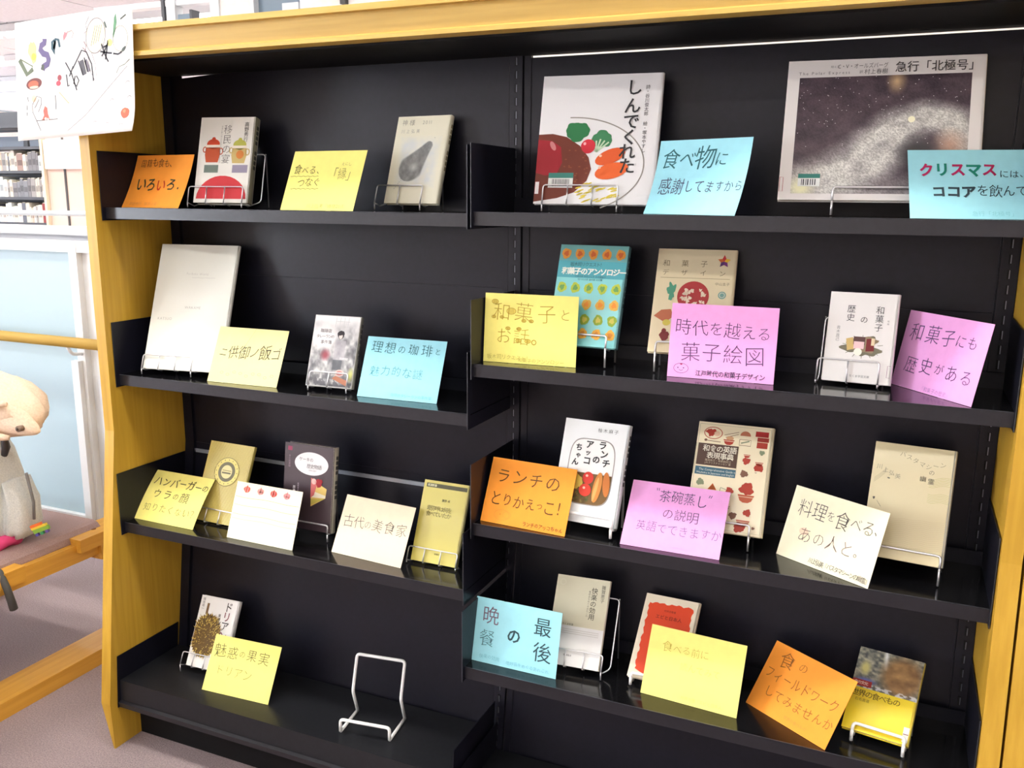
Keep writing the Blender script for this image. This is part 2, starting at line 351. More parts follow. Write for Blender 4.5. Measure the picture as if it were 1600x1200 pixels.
o = tg.build('charm', label='colourful rainbow charm hanging from the side of the tote bag', cat='charm'); o.location = (-1.285, .06, .432); o.rotation_euler = (0, R(-22), R(20))
b = MB(); DKS = mat('dark_grey_webbing', (78, 78, 76), .7)
b.tube([(-1.40, -.10, .47), (-1.37, -.09, .43), (-1.33, -.085, .40), (-1.278, -.075, .37), (-1.262, -.07, .33), (-1.258, -.06, .27)], [.022, .02, .012, .01, .009, .010], DKS, rad=.02)
b.build('webbing_strap', label='dark grey webbing strap hanging over the bench rail beside the bag', cat='strap')

# ------------------------------------------------------------------ display shelving unit
unit = empty('display_shelving', (0, 0, 0), label='wood framed black steel library display shelving with two bays', cat='shelving')
ZK, S, D = .691, .1361, .197
def off(z): return -S * max(0, ZK - z)
def side(x0, x1, bev=0):
    pts = [(-.028, 1.62), (-.026, .767), (-.104, .117), (-.10, .0), (.235, 0), (.235, 1.62)]
    b = MB(); n = len(pts); o_ = x0 if bev <= 0 else x0 + 0
    vs = [(x0 + (.024 if (i == 3 and bev < 0) else 0), *p) for i, p in enumerate(pts)] + [(x1, *p) for p in pts]
    b.add(vs, [tuple(range(n))[::-1], tuple(range(n, 2 * n))] + [(i, (i + 1) % n, n + (i + 1) % n, n + i) for i in range(n)], WOOD_V)
    return b.build('side_panel', unit)
side(-.928, -.9, -1); side(.9, .929); side(.933, .962)
# canopy: cap, fascia, lower lip, soffit
b = MB(); b.box((-.93, -.05, 1.622), (.965, .235, 1.633), WOOD_H); b.build('canopy_cap', unit)
b = MB(); b.box((-.93, -.036, 1.583), (.965, -.012, 1.622), WOOD_H); b.build('canopy_fascia', unit)
b = MB(); b.prism([(-.048, 1.573), (-.048, 1.580), (-.044, 1.583), (-.030, 1.583), (-.012, 1.573)], 0, -.93, .965, WOOD_H); b.build('canopy_lip', unit)
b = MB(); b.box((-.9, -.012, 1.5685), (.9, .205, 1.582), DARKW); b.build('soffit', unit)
# back panels per bay, upper and lower sheets with a seam
def quadpanel(x0, x1, z0, z1, ztopL=None, name='back_panel', m=BLACK, g=.0):
    y = lambda z: D + off(z)
    zl = ztopL or z1
    b = MB(); vs = [(x0, y(z0), z0), (x1, y(z0), z0), (x1, y(z1), z1), (x0, y(zl), zl)]
    vs += [(a, c + .002, d) for a, c, d in vs]
    b.add(vs, [(0, 1, 2, 3), (7, 6, 5, 4), (0, 4, 5, 1), (1, 5, 6, 2), (2, 6, 7, 3), (3, 7, 4, 0)], m); return b.build(name, unit)
for x0, x1 in ((-.9, -.02), (.02, .9)):
    L = x0 < 0
    sb = MB(); sb.box((x0, D + .003, 1.10), (x1, D + .006, 1.135), BLACK); sb.box((x0, D + .003, ZK - .04), (x1, D + .006, ZK + .01), BLACK); sb.build('added_seam_backing', unit)  # strips added behind the seams so no light shows through
    if L:
        quadpanel(-.9, -.842, 1.1185, 1.5683); quadpanel(-.842, -.74, 1.1185, 1.5683, 1.5625); quadpanel(-.74, x1, 1.1185, 1.5683)
    else: quadpanel(x0, x1, 1.1185, 1.5645, 1.5640)
    quadpanel(x0, x1, ZK + .0, 1.1172); quadpanel(x0, x1, .02, ZK - (.026 if L else .002))
    if L:
        b = MB(); b.box((x0, D - .004, ZK - .026), (x1, D + .002, ZK - .017), GAPM); b.box((x0, D - .001, ZK - .017), (x1, D + .002, ZK), BLACK); b.build('bright_gap_strip', unit)  # pale metal strip stands in for the bright gap between the sheets
# slotted uprights
def upright(x, hw=.030, slots=True):
    y = lambda z: D + off(z)
    b = MB()
    for xa, xb, dy in ((x - hw, x - .016, .004), (x - .016, x - .0135, .012), (x - .0135, x + .0135, .0), (x + .0135, x + .016, .012), (x + .016, x + hw, .004)):
        for z0, z1 in ((ZK, 1.568), (.02, ZK)):
            vs = [(xa, y(z0) + dy - .006, z0), (xb, y(z0) + dy - .006, z0), (xb, y(z1) + dy - .006, z1), (xa, y(z1) + dy - .006, z1)]
            vs += [(a, c + .01, d) for a, c, d in vs]
            b.add(vs, [(0, 1, 2, 3), (7, 6, 5, 4), (0, 4, 5, 1), (1, 5, 6, 2), (2, 6, 7, 3), (3, 7, 4, 0)], BLACK)
    o = b.build('upright', unit)
    if slots:
        b = MB(); z = .10
        while z < 1.55:
            yy = y(z) - .0065; b.box((x - .0022, yy - .0004 , z), (x + .0022, yy + .002, z + .016), DARKSLOT)
            b.box((x + .0008, yy - .0008, z + .001), (x + .0022, yy + .0005, z + .015), SLOTM); z += .025  # pale metal dash along one side of each slot
        q = b.build('slot', o, kind='stuff')
    return o
upright(.003); upright(-.885, .015, False); upright(.885, .015, True)
# shelves (each with lip, back upstand and its two side plates)
def shelf(x0, x1, z, base=False, lip=.024, surf=None):
    yf = off(z); yb = D + off(z) - .012
    m = SHELFM
    b = MB(); b.box((x0, yf, z - .0015), (x1, yb, z), SHELFM)
    b.box((x0, yf - .0002, z - lip), (x1, yf + .0016, z - .0006), LIPM); b.box((x0, yf, z - lip), (x1, yf + .02, z - lip + .0015), LIPM)
    b.box((x0, yf + .0, z - .0010), (x1, yf + .0015, z + .0003), mat('worn_shelf_edge', (96, 98, 106), .3, .5))
    b.box((x0, yb - .0016, z), (x1, yb, z + .026), BLACK)
    o = b.build('shelf', unit)
    for xs, s in ((x0, 1), (x1, -1)):
        p = MB(); a, c = (xs, xs + .0016) if s > 0 else (xs - .0016, xs)
        top = z + .121
        p.prism([(yf - .010, z - lip - .004), (yf - .010, top), (D + off(top) - .008, top), (D + off(z) - .008, z - lip - .004)], 0, a, c, BLACK)
        e = (xs - .0008, xs + .0) 
        p.box((a, yf - .0108, z - lip - .004), (c, yf - .010, top), mat('worn_plate_edge', (60, 62, 68), .35, .4))
        p.build('side_plate', o)
    return o
GA = .0035
for z in (1.2706, .8954, .5453): shelf(-.8985, -.003, z)
for z in (1.2736, .9935, .6791, .3940): shelf(.003, .8985, z)
def base(x0, x1, zt, zb):
    yf = off(zb) ; yb = D + off(zt) - .006
    b = MB(); b.prism([(yf + .004, zb), (yf + .006, zt), (yb, zt), (yb, zb)], 0, x0, x1, BASEM); b.prism([(yf - .002, zb - .016), (yf - .004, zb - .003), (yf + .006, zb), (yf + .02, zb - .016)], 0, x0, x1, LIPM)
    o = b.build('base_shelf', unit)
    for xs, s in ((x0, 1), (x1, -1)):
        p = MB(); a, c = (xs, xs + .0016) if s > 0 else (xs - .0016, xs)
        p.prism([(yf - .006, zb - .016), (yf + .004, zt + .062), (D + off(.23) - .012, zt + .062), (D + off(zb) - .012, zb - .016)], 0, a, c, BLACK); p.build('side_plate', o)
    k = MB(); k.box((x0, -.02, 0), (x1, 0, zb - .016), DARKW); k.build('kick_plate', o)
base(-.8985, -.003, .1664, .1164); base(.003, .8985, .120, .07)

# ------------------------------------------------------------------ glyphs and print
_g = {}
def glyph(ch, thin):
    k = (ch, round(thin, 4))
    if k not in _g:
        c = bpy.data.curves.new('glyph', 'FONT'); c.body = ch; c.size = 1; c.resolution_u = 2; c.offset = thin
        o = bpy.data.objects.new('glyph', c); COL.objects.link(o)
        me = bpy.data.meshes.new_from_object(o.evaluated_get(bpy.context.evaluated_depsgraph_get()))
        vs = np.array([(v.co.x, v.co.y) for v in me.vertices]).reshape(-1, 2); fs = [tuple(p.vertices) for p in me.polygons]
        bpy.data.objects.remove(o); bpy.data.curves.remove(c); bpy.data.meshes.remove(me)
        if len(vs) and ord(ch) < 128: adv = vs[:, 0].max() + .06
        else: adv = 1.0
        _g[k] = (vs, fs, adv if len(vs) else (.3 if ord(ch) < 128 else 1.0))
    return _g[k]
class Face:
    """flat print on the front of a card or cover; fx, fy are fractions from its top left corner"""
    def __init__(s, w, h, bend=0.0, eps=.00022, slant=0.0): s.w, s.h, s.bend, s.eps = w, h, bend, eps; s.b = MB(); s.layer = 1
    def P(s, fx, fy, L=None):
        z = s.h * (1 - fy); L = s.layer if L is None else L
        return (s.w * (fx - .5), -s.eps * L + bendy(s.bend, 1 - fy), z)
    def poly(s, pts, col, L=None):
        s.b.add([s.P(x, y, L) for x, y in pts], [tuple(range(len(pts)))[::-1]], ink(col))
    def rect(s, x0, y0, x1, y1, col, L=None): s.poly([(x0, y0), (x1, y0), (x1, y1), (x0, y1)], col, L)
    def ell(s, cx, cy, rx, ry, col, rot=0, L=None, n=20, a0=0, a1=360):
        q = s.w / s.h; pts = []
        for i in range(n):
            a = R(a0 + (a1 - a0) * i / (n if a1 - a0 == 360 else n - 1)); x, y = rx * cos(a) * q, ry * sin(a) * 1.0
            c, d = cos(R(rot)), sin(R(rot)); pts.append((cx + (x * c - y * d) / q, cy + (x * d + y * c)))
        s.poly(pts, col, L)
    def blob(s, cx, cy, rx, ry, col, amp=.12, n=36, rot=0, seed=0, L=None):
        rs = np.random.RandomState(seed); ph = rs.rand(4) * 6.28; q = s.w / s.h; pts = []
        for i in range(n):
            a = 2 * pi * i / n; k = 1 + amp * (sin(3 * a + ph[0]) + .6 * sin(5 * a + ph[1]) + .5 * sin(9 * a + ph[2])) / 2
            x, y = rx * k * cos(a) * q, ry * k * sin(a); c, d = cos(R(rot)), sin(R(rot)); pts.append((cx + (x * c - y * d) / q, cy + x * d + y * c))
        s.poly(pts, col, L)
    def line(s, pts, wd, col, L=None, closed=False):
        """stroke; wd as a fraction of the height"""
        P = [Vector((x * s.w, y * s.h)) for x, y in pts]; n = len(P); hw = wd * s.h / 2
        if closed: P = P + [P[0]]; n += 1
        l, r = [], []
        for i in range(n):
            t = (P[min(i + 1, n - 1)] - P[max(i - 1, 0)]); t = t.normalized() if t.length else Vector((1, 0)); nn = Vector((-t.y, t.x)) * hw
            l.append(P[i] + nn); r.append(P[i] - nn)
        vs = [s.P(p.x / s.w, p.y / s.h, L) for p in l + r]
        s.b.add(vs, [(i, i + 1, n + i + 1, n + i) for i in range(n - 1)], ink(col))
    def ring(s, cx, cy, rx, ry, wd, col, rot=0, n=28, L=None, a0=0, a1=360):
        q = s.w / s.h; pts = []
        for i in range(n + 1):
            a = R(a0 + (a1 - a0) * i / n); x, y = rx * cos(a) * q, ry * sin(a); c, d = cos(R(rot)), sin(R(rot)); pts.append((cx + (x * c - y * d) / q, cy + x * d + y * c))
        s.line(pts, wd, col, L)
    def char(s, ch, cx, cy, size, col, thin, rot=0, sx=1, L=None, skew=0):
        vs, fs, adv = glyph(ch, thin)
        if not len(vs): return
        ox = .5 if adv >= .99 else adv / 2
        P = (vs - np.array([ox, .357])) * size * s.h; P[:, 0] *= sx; P[:, 0] += skew * P[:, 1]; c, d = cos(R(rot)), sin(R(rot))
        X = P[:, 0] * c - P[:, 1] * d; Y = P[:, 0] * d + P[:, 1] * c
        s.b.add([s.P(cx + x / s.w, cy - y / s.h, L) for x, y in zip(X, Y)], fs, ink(col))
    def text(s, t, fx, fy, size, col=(50, 60, 66), thin=-.008, jit=0.0, sp=1.0, sx=1, slope=0.0, L=3, cols=None, sizes=None, skew=0, x1=None):
        """horizontal line starting at fx, centre height fy; x1 spreads it to end there"""
        if x1:
            wd = sum(glyph(ch, thin)[2] * size * (sizes[i] if sizes else 1) for i, ch in enumerate(t)) * s.h / s.w; sp = (x1 - fx) / wd; sx = min(1.12, max(sx * sp, .8)) if sp < 1 else sx; sp = sp / sx
        x = fx; rs = np.random.RandomState(len(t) * 7 + int(fx * 100))
        for i, ch in enumerate(t):
            sz = size * (sizes[i] if sizes else 1)
            adv = glyph(ch, thin)[2] * sz * s.h / s.w * sp * sx
            if ord(ch) < 128: adv = adv / sp * (1 + (sp - 1) * .8)
            cc = cols[i % len(cols)] if cols else col
            tn = 0.0 if ch in '。、・．，' else thin
            s.char(ch, x + adv / 2, fy + slope * (x - fx) + jit * rs.uniform(-.25, .25) * sz, sz * (1 + jit * rs.uniform(-.35, .35)), cc, tn, rot=jit * rs.uniform(-30, 30), sx=sx, L=L, skew=skew)
            x += adv
    def vtext(s, t, fx, fy, size, col=(50, 60, 66), thin=-.006, step=1.0, sx=1, L=3, jit=0.0, dx=0.0):
        y = fy; rs = np.random.RandomState(len(t))
        for ch in t:
            rot = -90 if ch == 'ー' else 0
            s.char(ch, fx, y + size / 2, size, col, thin, rot=rot + jit * rs.uniform(-30, 30), sx=sx, L=L); y += size * step; fx += dx
    def grid(s, x0, y0, x1, y1, nx, ny, fn, parent, name='cover_picture', L=1):
        U, V = np.meshgrid(np.linspace(0, 1, nx), np.linspace(0, 1, ny)); C_ = np.clip(fn(U, V), 0, 255) / 255.0
        C_ = np.where(C_ <= .04045, C_ / 12.92, ((C_ + .055) / 1.055) ** 2.4)
        vs = [s.P(x0 + (x1 - x0) * u, y0 + (y1 - y0) * v, L) for u, v in zip(U.ravel(), V.ravel())]
        fs = [(j * nx + i, (j + 1) * nx + i, (j + 1) * nx + i + 1, j * nx + i + 1) for j in range(ny - 1) for i in range(nx - 1)]
        me = bpy.data.meshes.new(name); me.from_pydata(vs, [], fs); a = me.color_attributes.new('Col', 'FLOAT_COLOR', 'POINT')
        a.data.foreach_set('color', np.concatenate([C_.reshape(-1, 3), np.ones((nx * ny, 1))], 1).astype(np.float32).ravel()); me.materials.append(VCOL)
        o = bpy.data.objects.new(name, me); COL.objects.link(o); o.parent = parent; return o
    def flush(s, name, parent, label=None):
        if s.b.v: return s.b.build(name, parent, label=label)
def bendy(b, t): return b * 4 * t * (1 - t) if b else 0.0
def vnoise(U, V, k, seed=0, oct=4):
    rs = np.random.RandomState(seed); out = np.zeros_like(U); amp = 1; tot = 0
    for o in range(oct):
        n = int(k * 2 ** o) + 2; g = rs.rand(n, n); x = U * (n - 1.001); y = V * (n - 1.001); i = x.astype(int); j = y.astype(int); fx = x - i; fy = y - j
        fx = fx * fx * (3 - 2 * fx); fy = fy * fy * (3 - 2 * fy)
        out += amp * (g[j, i] * (1 - fx) * (1 - fy) + g[j, i + 1] * fx * (1 - fy) + g[j + 1, i] * (1 - fx) * fy + g[j + 1, i + 1] * fx * fy); tot += amp; amp *= .5
    return out / tot
def mixc(a, b, t): a = np.array(a, float); b = np.array(b, float); return a + (b - a) * np.clip(t, 0, 1)[..., None]

# ------------------------------------------------------------------ note cards
YEL, ORG, BLU, PNK, CRM = (245, 234, 132), (246, 156, 56), (158, 220, 232), (238, 170, 226), (245, 238, 206)
INK, PUR = (52, 64, 70), (92, 66, 110)
PM = {c: paper(n + '_card_paper', c) for c, n in ((YEL, 'yellow'), (ORG, 'orange'), (BLU, 'blue'), (PNK, 'pink'), (CRM, 'cream'))}
PALE = (244, 236, 168); PM[PALE] = paper('pale_yellow_card_paper', PALE)
PEACH = (246, 226, 196); PM[PEACH] = paper('peach_card_paper', PEACH)
def card(x, y, z, yaw, lean, w, h, col, label, draw, bend=0.0, strut=0.0):
    n = 10; th = .0005; b = MB(); vs = []
    for i in range(n + 1):
        t = i / n
        for sx in (-.5, .5):
            for dy in (0, th): vs.append((sx * w, dy + bendy(bend, t), t * h))
    fs = []
    for i in range(n):
        k = i * 4; fs += [(k, k + 2, k + 6, k + 4), (k + 1, k + 5, k + 7, k + 3), (k, k + 4, k + 5, k + 1), (k + 2, k + 3, k + 7, k + 6)]
    fs += [(0, 1, 3, 2), (n * 4, n * 4 + 2, n * 4 + 3, n * 4 + 1)]
    b.add(vs, fs, PM[col]); o = b.build('note_card', label=label, cat='card'); o.location = (x, y, z + .0006); o.rotation_euler = (-lean, 0, yaw)
    f = Face(w, h, bend); draw(f); f.flush('handwriting', o)
    g = .55 * h * sin(lean) + .010; zt = .55 * h
    s_ = MB(); s_.add([(strut - .006, th + bendy(bend, .55), zt), (strut + .006, th + bendy(bend, .55), zt), (strut + .006, g * cos(lean), g * sin(lean)), (strut - .006, g * cos(lean), g * sin(lean)),
        (strut - .006, th + .0012 + bendy(bend, .55), zt), (strut + .006, th + .0012 + bendy(bend, .55), zt), (strut + .006, g * cos(lean) + .001, g * sin(lean) + .0006), (strut - .006, g * cos(lean) + .001, g * sin(lean) + .0006)],
        [(0, 1, 2, 3), (7, 6, 5, 4), (0, 4, 5, 1), (1, 5, 6, 2), (2, 6, 7, 3), (3, 7, 4, 0)], PM[col]); s_.build('easel_strut', o)
    return o
def wav(f, x0, x1, y, a, k, wd, col, slope=0):
    f.line([(x0 + (x1 - x0) * i / 40, y + a * sin(k * i / 40 * 2 * pi) + slope * i / 40) for i in range(41)], wd, col)
BR, FT = (120, 84, 40), (196, 168, 120)
def d1(f):
    f.text('国籍も食も、', .10, .15, .17, (110, 70, 30), -.004, .3, x1=.72)
    f.text('いろいろ．', .12, .56, .27, (50, 60, 40), .012, .25, x1=1.0, cols=[(50, 60, 40), (50, 60, 40), (200, 60, 30), (50, 60, 40), (60, 60, 50)])
    f.text('高野秀行『移民の宴』', .12, .93, .075, (190, 120, 60), -.01, .3)
def d2(f):
    f.text('食べる、', .06, .33, .17, (110, 112, 60), -.006, .3, x1=.48); wav(f, .03, .42, .43, .006, 6, .008, (140, 140, 70))
    f.text('つなぐ', .15, .54, .16, (110, 112, 60), -.006, .3, x1=.47); wav(f, .07, .46, .64, .006, 6, .008, (140, 140, 70))
    f.text('「縁」', .55, .40, .22, (120, 122, 70), -.012, .2, x1=.93); f.text('えにし', .70, .23, .065, (120, 122, 70), -.008, .3)
    f.text('川上弘美『神様2011』', .36, .93, .08, (150, 150, 90), -.008, .35)
def d3(f):
    f.text('食べ物に', .05, .26, .26, (40, 96, 104), -.004, .3, x1=.78, sizes=[1.1, .9, 1.15, .7], skew=.12)
    f.text('感謝してますから', .08, .62, .21, (70, 70, 100), -.006, .3, x1=1.0, sizes=[1.2, 1.15, .9, .9, .9, .8, .8, .8])
def d4(f):
    rd, gr = (170, 40, 90), (30, 130, 110)
    f.text('クリスマス', .09, .30, .21, rd, .035, .15, x1=.76, cols=[rd, gr, rd, gr, rd]); f.text('には、', .77, .36, .12, (50, 70, 80), .0, .2, x1=1.02)
    f.text('ココア', .19, .62, .18, (44, 62, 72), .04, .15, x1=.57); f.text('を飲んで', .57, .61, .18, (50, 70, 80), -.004, .2, x1=1.0); f.text('急行「北極号」', .52, .93, .07, (120, 190, 200), -.01, .2)
def d5(f):
    f.text('ニ供御ノ飯ゴ', .08, .46, .25, (70, 66, 50), -.008, .3, x1=.97, slope=-.04, sizes=[.8, 1, 1, .9, 1.05, .95], skew=.15)
    for i in range(9): f.ring(.18 + i * .09, .82 + .03 * sin(i * 2), .022, .02, .006, (226, 206, 120))
def d6(f):
    f.text('理想の珈琲と', .06, .18, .20, (40, 96, 104), -.010, .25, x1=.96, sizes=[1, 1, .75, 1, 1, .6]); f.text('魅力的な謎', .10, .56, .18, (80, 156, 170), -.014, .25, x1=.78)
    f.text('珈琲店タレーランの事件簿', .42, .93, .06, (110, 190, 200), -.01, .2)
def d7(f):
    B = (176, 148, 50)
    f.text('和菓子と', .07, .27, .29, B, -.018, .2, x1=.94, sizes=[1, 1, 1.05, .6]); f.text('お話。', .12, .62, .25, B, -.018, .2, x1=.70)
    for x, y, r in ((.11, .12, .035), (.29, .25, .05), (.10, .34, .022), (.19, .34, .022), (.43, .38, .024), (.51, .38, .024), (.26, .50, .025), (.38, .50, .025), (.38, .67, .03), (.48, .67, .032)):
        f.ell(x, y, r, r * .9, (226, 206, 96)); f.ring(x, y, r, r * .9, .007, B, L=2)
        for k in range(-2, 3): f.line([(x + k * r * .25 - .004, y - r * .7), (x + k * r * .25 + .004, y + r * .7)], .004, B, L=2)
    f.text('坂木司リクエスト！', .04, .92, .075, (190, 176, 80), -.006, .3); f.text('和菓子のアンソロジー', .38, .95, .07, (190, 176, 80), -.006, .3)
def d8(f):
    f.text('時代を越える', .04, .31, .235, PUR, -.014, .15, x1=.95, slope=.06, sizes=[1, 1, .85, 1, .85, .85]); f.text('菓子絵図', .11, .65, .27, PUR, -.014, .15, x1=.91)
    f.ring(.13, .875, .07, .065, .006, (150, 90, 150)); f.ell(.10, .87, .006, .008, PUR, L=2); f.ell(.155, .87, .006, .008, PUR, L=2); f.ring(.13, .885, .02, .02, .005, PUR, a0=20, a1=160); f.ell(.13, .82, .012, .010, (190, 60, 110), L=2)
    f.text('江戸時代の和菓子デザイン', .27, .925, .085, (60, 40, 74), .010, .2, x1=.92)
def d9(f):
    f.text('和菓子にも', .06, .28, .24, PUR, -.010, .25, x1=.90, sizes=[1.15, 1.15, .95, .75, .75], skew=.1); f.text('歴史がある', .10, .68, .23, PUR, -.010, .25, x1=.95, sizes=[1, 1, .7, .9, .9])
    f.text('『和菓子の歴史』', .38, .95, .065, (170, 120, 180), -.008, .2)
def d10(f):
    f.text('ハンバーガーの', .05, .22, .20, (70, 66, 40), .002, .2, x1=.98, sizes=[1.05, 1, 1, .9, 1, .9, .7]); f.text('ウラの顔', .12, .47, .20, (96, 92, 60), -.002, .2, x1=.76, sizes=[1, 1, .7, 1.0])
    f.text('知りたくない？', .07, .74, .17, (140, 132, 70), -.010, .2, x1=1.0)
def d11(f):
    for i, x in enumerate((.17, .38, .58, .78)):
        c = ((222, 96, 76), (226, 150, 140), (216, 80, 66), (226, 140, 140))[i]
        f.blob(x, .12, .05, .055, c, .1, seed=i); f.poly([(x - .045, .15), (x + .045, .15), (x, .04)], c); f.line([(x - .02, .06), (x - .025, .16)], .008, (240, 190, 180), L=2); f.line([(x + .015, .08), (x + .01, .17)], .008, (240, 190, 180), L=2)
    for y, c in ((.26, (226, 160, 110)), (.40, (232, 172, 120)), (.56, (226, 160, 130)), (.64, (236, 190, 150))): wav(f, .02, .98, y, .008, 1.5, .007, c)
def d12(f):
    f.text('古代の美食家', .05, .44, .22, (96, 92, 84), -.015, .25, x1=.97, slope=-.02, sizes=[1, 1, .7, 1.1, 1.1, 1.1]); f.text('卑弥呼は何を食べていたか', .45, .92, .055, (226, 210, 190), -.01, .2)
def d13(f):
    f.text('ランチの', .07, .27, .25, (92, 62, 20), -.004, .2, x1=.86); f.text('とりかえっこ！', .06, .63, .23, (92, 62, 20), -.004, .2, x1=.99, sizes=[1, .9, 1, .9, .6, 1, 1])
    f.ring(.24, .86, .09, .08, .006, (214, 140, 50)); f.ring(.30, .85, .05, .05, .005, (214, 140, 50)); f.ell(.22, .85, .007, .008, (200, 120, 40)); f.text('ランチのアッコちゃん', .50, .93, .078, (92, 62, 20), .006, .25, x1=.97)
def d14(f):
    f.text('茶碗蒸し', .30, .20, .20, (90, 76, 112), -.008, .2, x1=.80); f.line([(.265, .08), (.27, .12)], .01, (112, 96, 130)); f.line([(.285, .08), (.29, .12)], .01, (112, 96, 130)); f.line([(.81, .09), (.80, .13)], .01, (112, 96, 130)); f.line([(.83, .09), (.82, .13)], .01, (112, 96, 130)); f.text('の説明', .36, .46, .18, (100, 80, 120), -.010, .2, x1=.74); f.text('英語でできますか', .12, .68, .17, (128, 104, 150), -.012, .2, x1=.99)
    f.text('和食の英語表現事典', .44, .93, .05, (214, 170, 214), -.01, .2)
def d15(f):
    f.text('料理を食べる、', .09, .28, .24, (76, 72, 66), -.013, .2, x1=1.0, sizes=[1.1, 1.1, .65, 1.1, .85, .9, .6]); f.text('あの人と。', .16, .62, .23, (110, 92, 84), -.016, .2, x1=.88, sizes=[1.1, .9, 1, 1, .7]); f.ell(.22, .58, .05, .05, (250, 214, 182), L=1)
    f.text('川上弘美『パスタマシーンの幽霊』', .36, .92, .085, (60, 56, 52), .0, .25, x1=1.0)
def d16(f):
    f.text('魅惑の果実', .03, .27, .23, (110, 108, 50), -.010, .25, x1=.88, sizes=[1.1, 1, .6, 1, 1]); f.text('ドリアン', .12, .60, .2, (160, 158, 80), -.014, .2, x1=.68)
def d17(f):
    k = (44, 74, 80)
    f.char('最', .80, .28, .30, k, .0, L=3); f.char('後', .82, .66, .32, k, -.002, L=3); f.char('の', .48, .50, .24, k, .022, L=3)
    f.char('晩', .19, .26, .30, (112, 92, 112), -.004, L=3); f.char('餐', .17, .62, .28, (76, 120, 130), -.010, L=3)
    f.text('快楽の効用', .10, .90, .07, (110, 180, 196), -.006, .3); f.text('嗜好品をめぐるあれこれ', .42, .92, .065, (110, 180, 196), -.006, .3)
def d18(f):
    f.text('食べる前に', .14, .27, .15, (188, 170, 66), -.016, .2, 1.0, sizes=[1.15, .9, .9, .9, .9]); f.text('読んでみて', .36, .50, .12, (206, 190, 90), -.018, .2); f.text('村井吉敬『エビと日本人』', .42, .92, .055, (200, 190, 100), -.008, .3)
def d19(f):
    k = (140, 84, 26)
    f.text('食の', .10, .19, .22, k, -.014, .2, x1=.50, sizes=[1.15, .7]); f.text('フィールドワーク', .04, .45, .19, k, -.012, .2, x1=.95); f.text('してみませんか', .13, .70, .17, k, -.012, .2, x1=.98); f.text('世界の食べもの', .46, .90, .055, (216, 130, 60), -.01, .2)
card(-.8085, .0379, 1.2706, -.066, .451, .176, .1277, ORG, 'small orange handwritten card on the top left shelf beside the wood panel', d1, .004)
card(-.3616, .0301, 1.2706, -.056, .430, .1823, .1299, YEL, 'yellow handwritten card on the top left shelf between two books', d2)
card(.3871, .0266, 1.2736, -.390, .333, .1823, .1313, BLU, 'light blue curled card beside the white picture book with the steak plate', d3, .006, .03)
card(.8108, .0320, 1.2736, .178, .621, .166, .1272, BLU, 'light blue card with red and green lettering at the right end of the top shelf', d4, 0, .05)
card(-.5747, .0319, .8954, .044, .453, .1823, .1280, PALE, 'pale yellow card overlapping the tall white book', d5, 0, .03)
card(-.1934, .0465, .8954, .038, .419, .1823, .1288, BLU, 'light blue card right of the small grey paperback, left bay', d6)
card(.0988, .0410, .9935, .071, .096, .1822, .1300, YEL, 'upright yellow card with brown doodled lettering in front of the teal book', d7, 0, -.04)
card(.4522, .0460, .9935, .024, .160, .1815, .1289, PNK, 'upright pink card with large purple lettering and small bun face', d8, 0, .05)
card(.7816, .0782, .9935, -.885, .209, .1821, .1286, PNK, 'pink card turned sideways right of the small white book with wire stand', d9)
card(-.8070, .0084, .5453, -.013, .699, .180, .1274, YEL, 'yellow card lying far back at the left end of the third shelf', d10, -.004, -.02)
card(-.5255, .0036, .5453, -.017, .368, .1821, .1276, CRM, 'cream card with a row of four red strawberries', d11)
card(-.2636, .0255, .5453, -.078, .493, .1812, .1279, PEACH, 'cream card with thin grey lettering left of the yellow-green paperback', d12)
card(.1001, .0118, .6791, -.067, .440, .1808, .1279, ORG, 'orange card in front of the white lunch box book', d13, 0, -.04)
card(.3850, .0156, .6791, .000, .672, .1809, .1278, PNK, 'pink card leaning far back below the cream book with red bowl pictures', d14, 0, -.04)
card(.6413, .0432, .6791, -.527, .367, .1811, .1285, CRM, 'cream card turned to the left in front of the beige book', d15, 0, -.03)
card(-.5998, -.0194, .1664, .060, .520, .1826, .1272, YEL, 'yellow card on the bottom shelf in front of the spiky fruit book', d16, 0, .03)
card(.0933, -.0107, .3940, -.004, .247, .1822, .1271, BLU, 'light blue card at the left end of the lowest right shelf', d17, 0, -.03)
card(.4353, .0048, .3940, -.072, .447, .1799, .1271, YEL, 'plain yellow card with faint writing in front of the red and white book', d18, 0, .06)
card(.6045, .0117, .3940, -.575, .634, .1736, .1272, ORG, 'orange card tilted to the left beside the yellow photo paperback', d19)

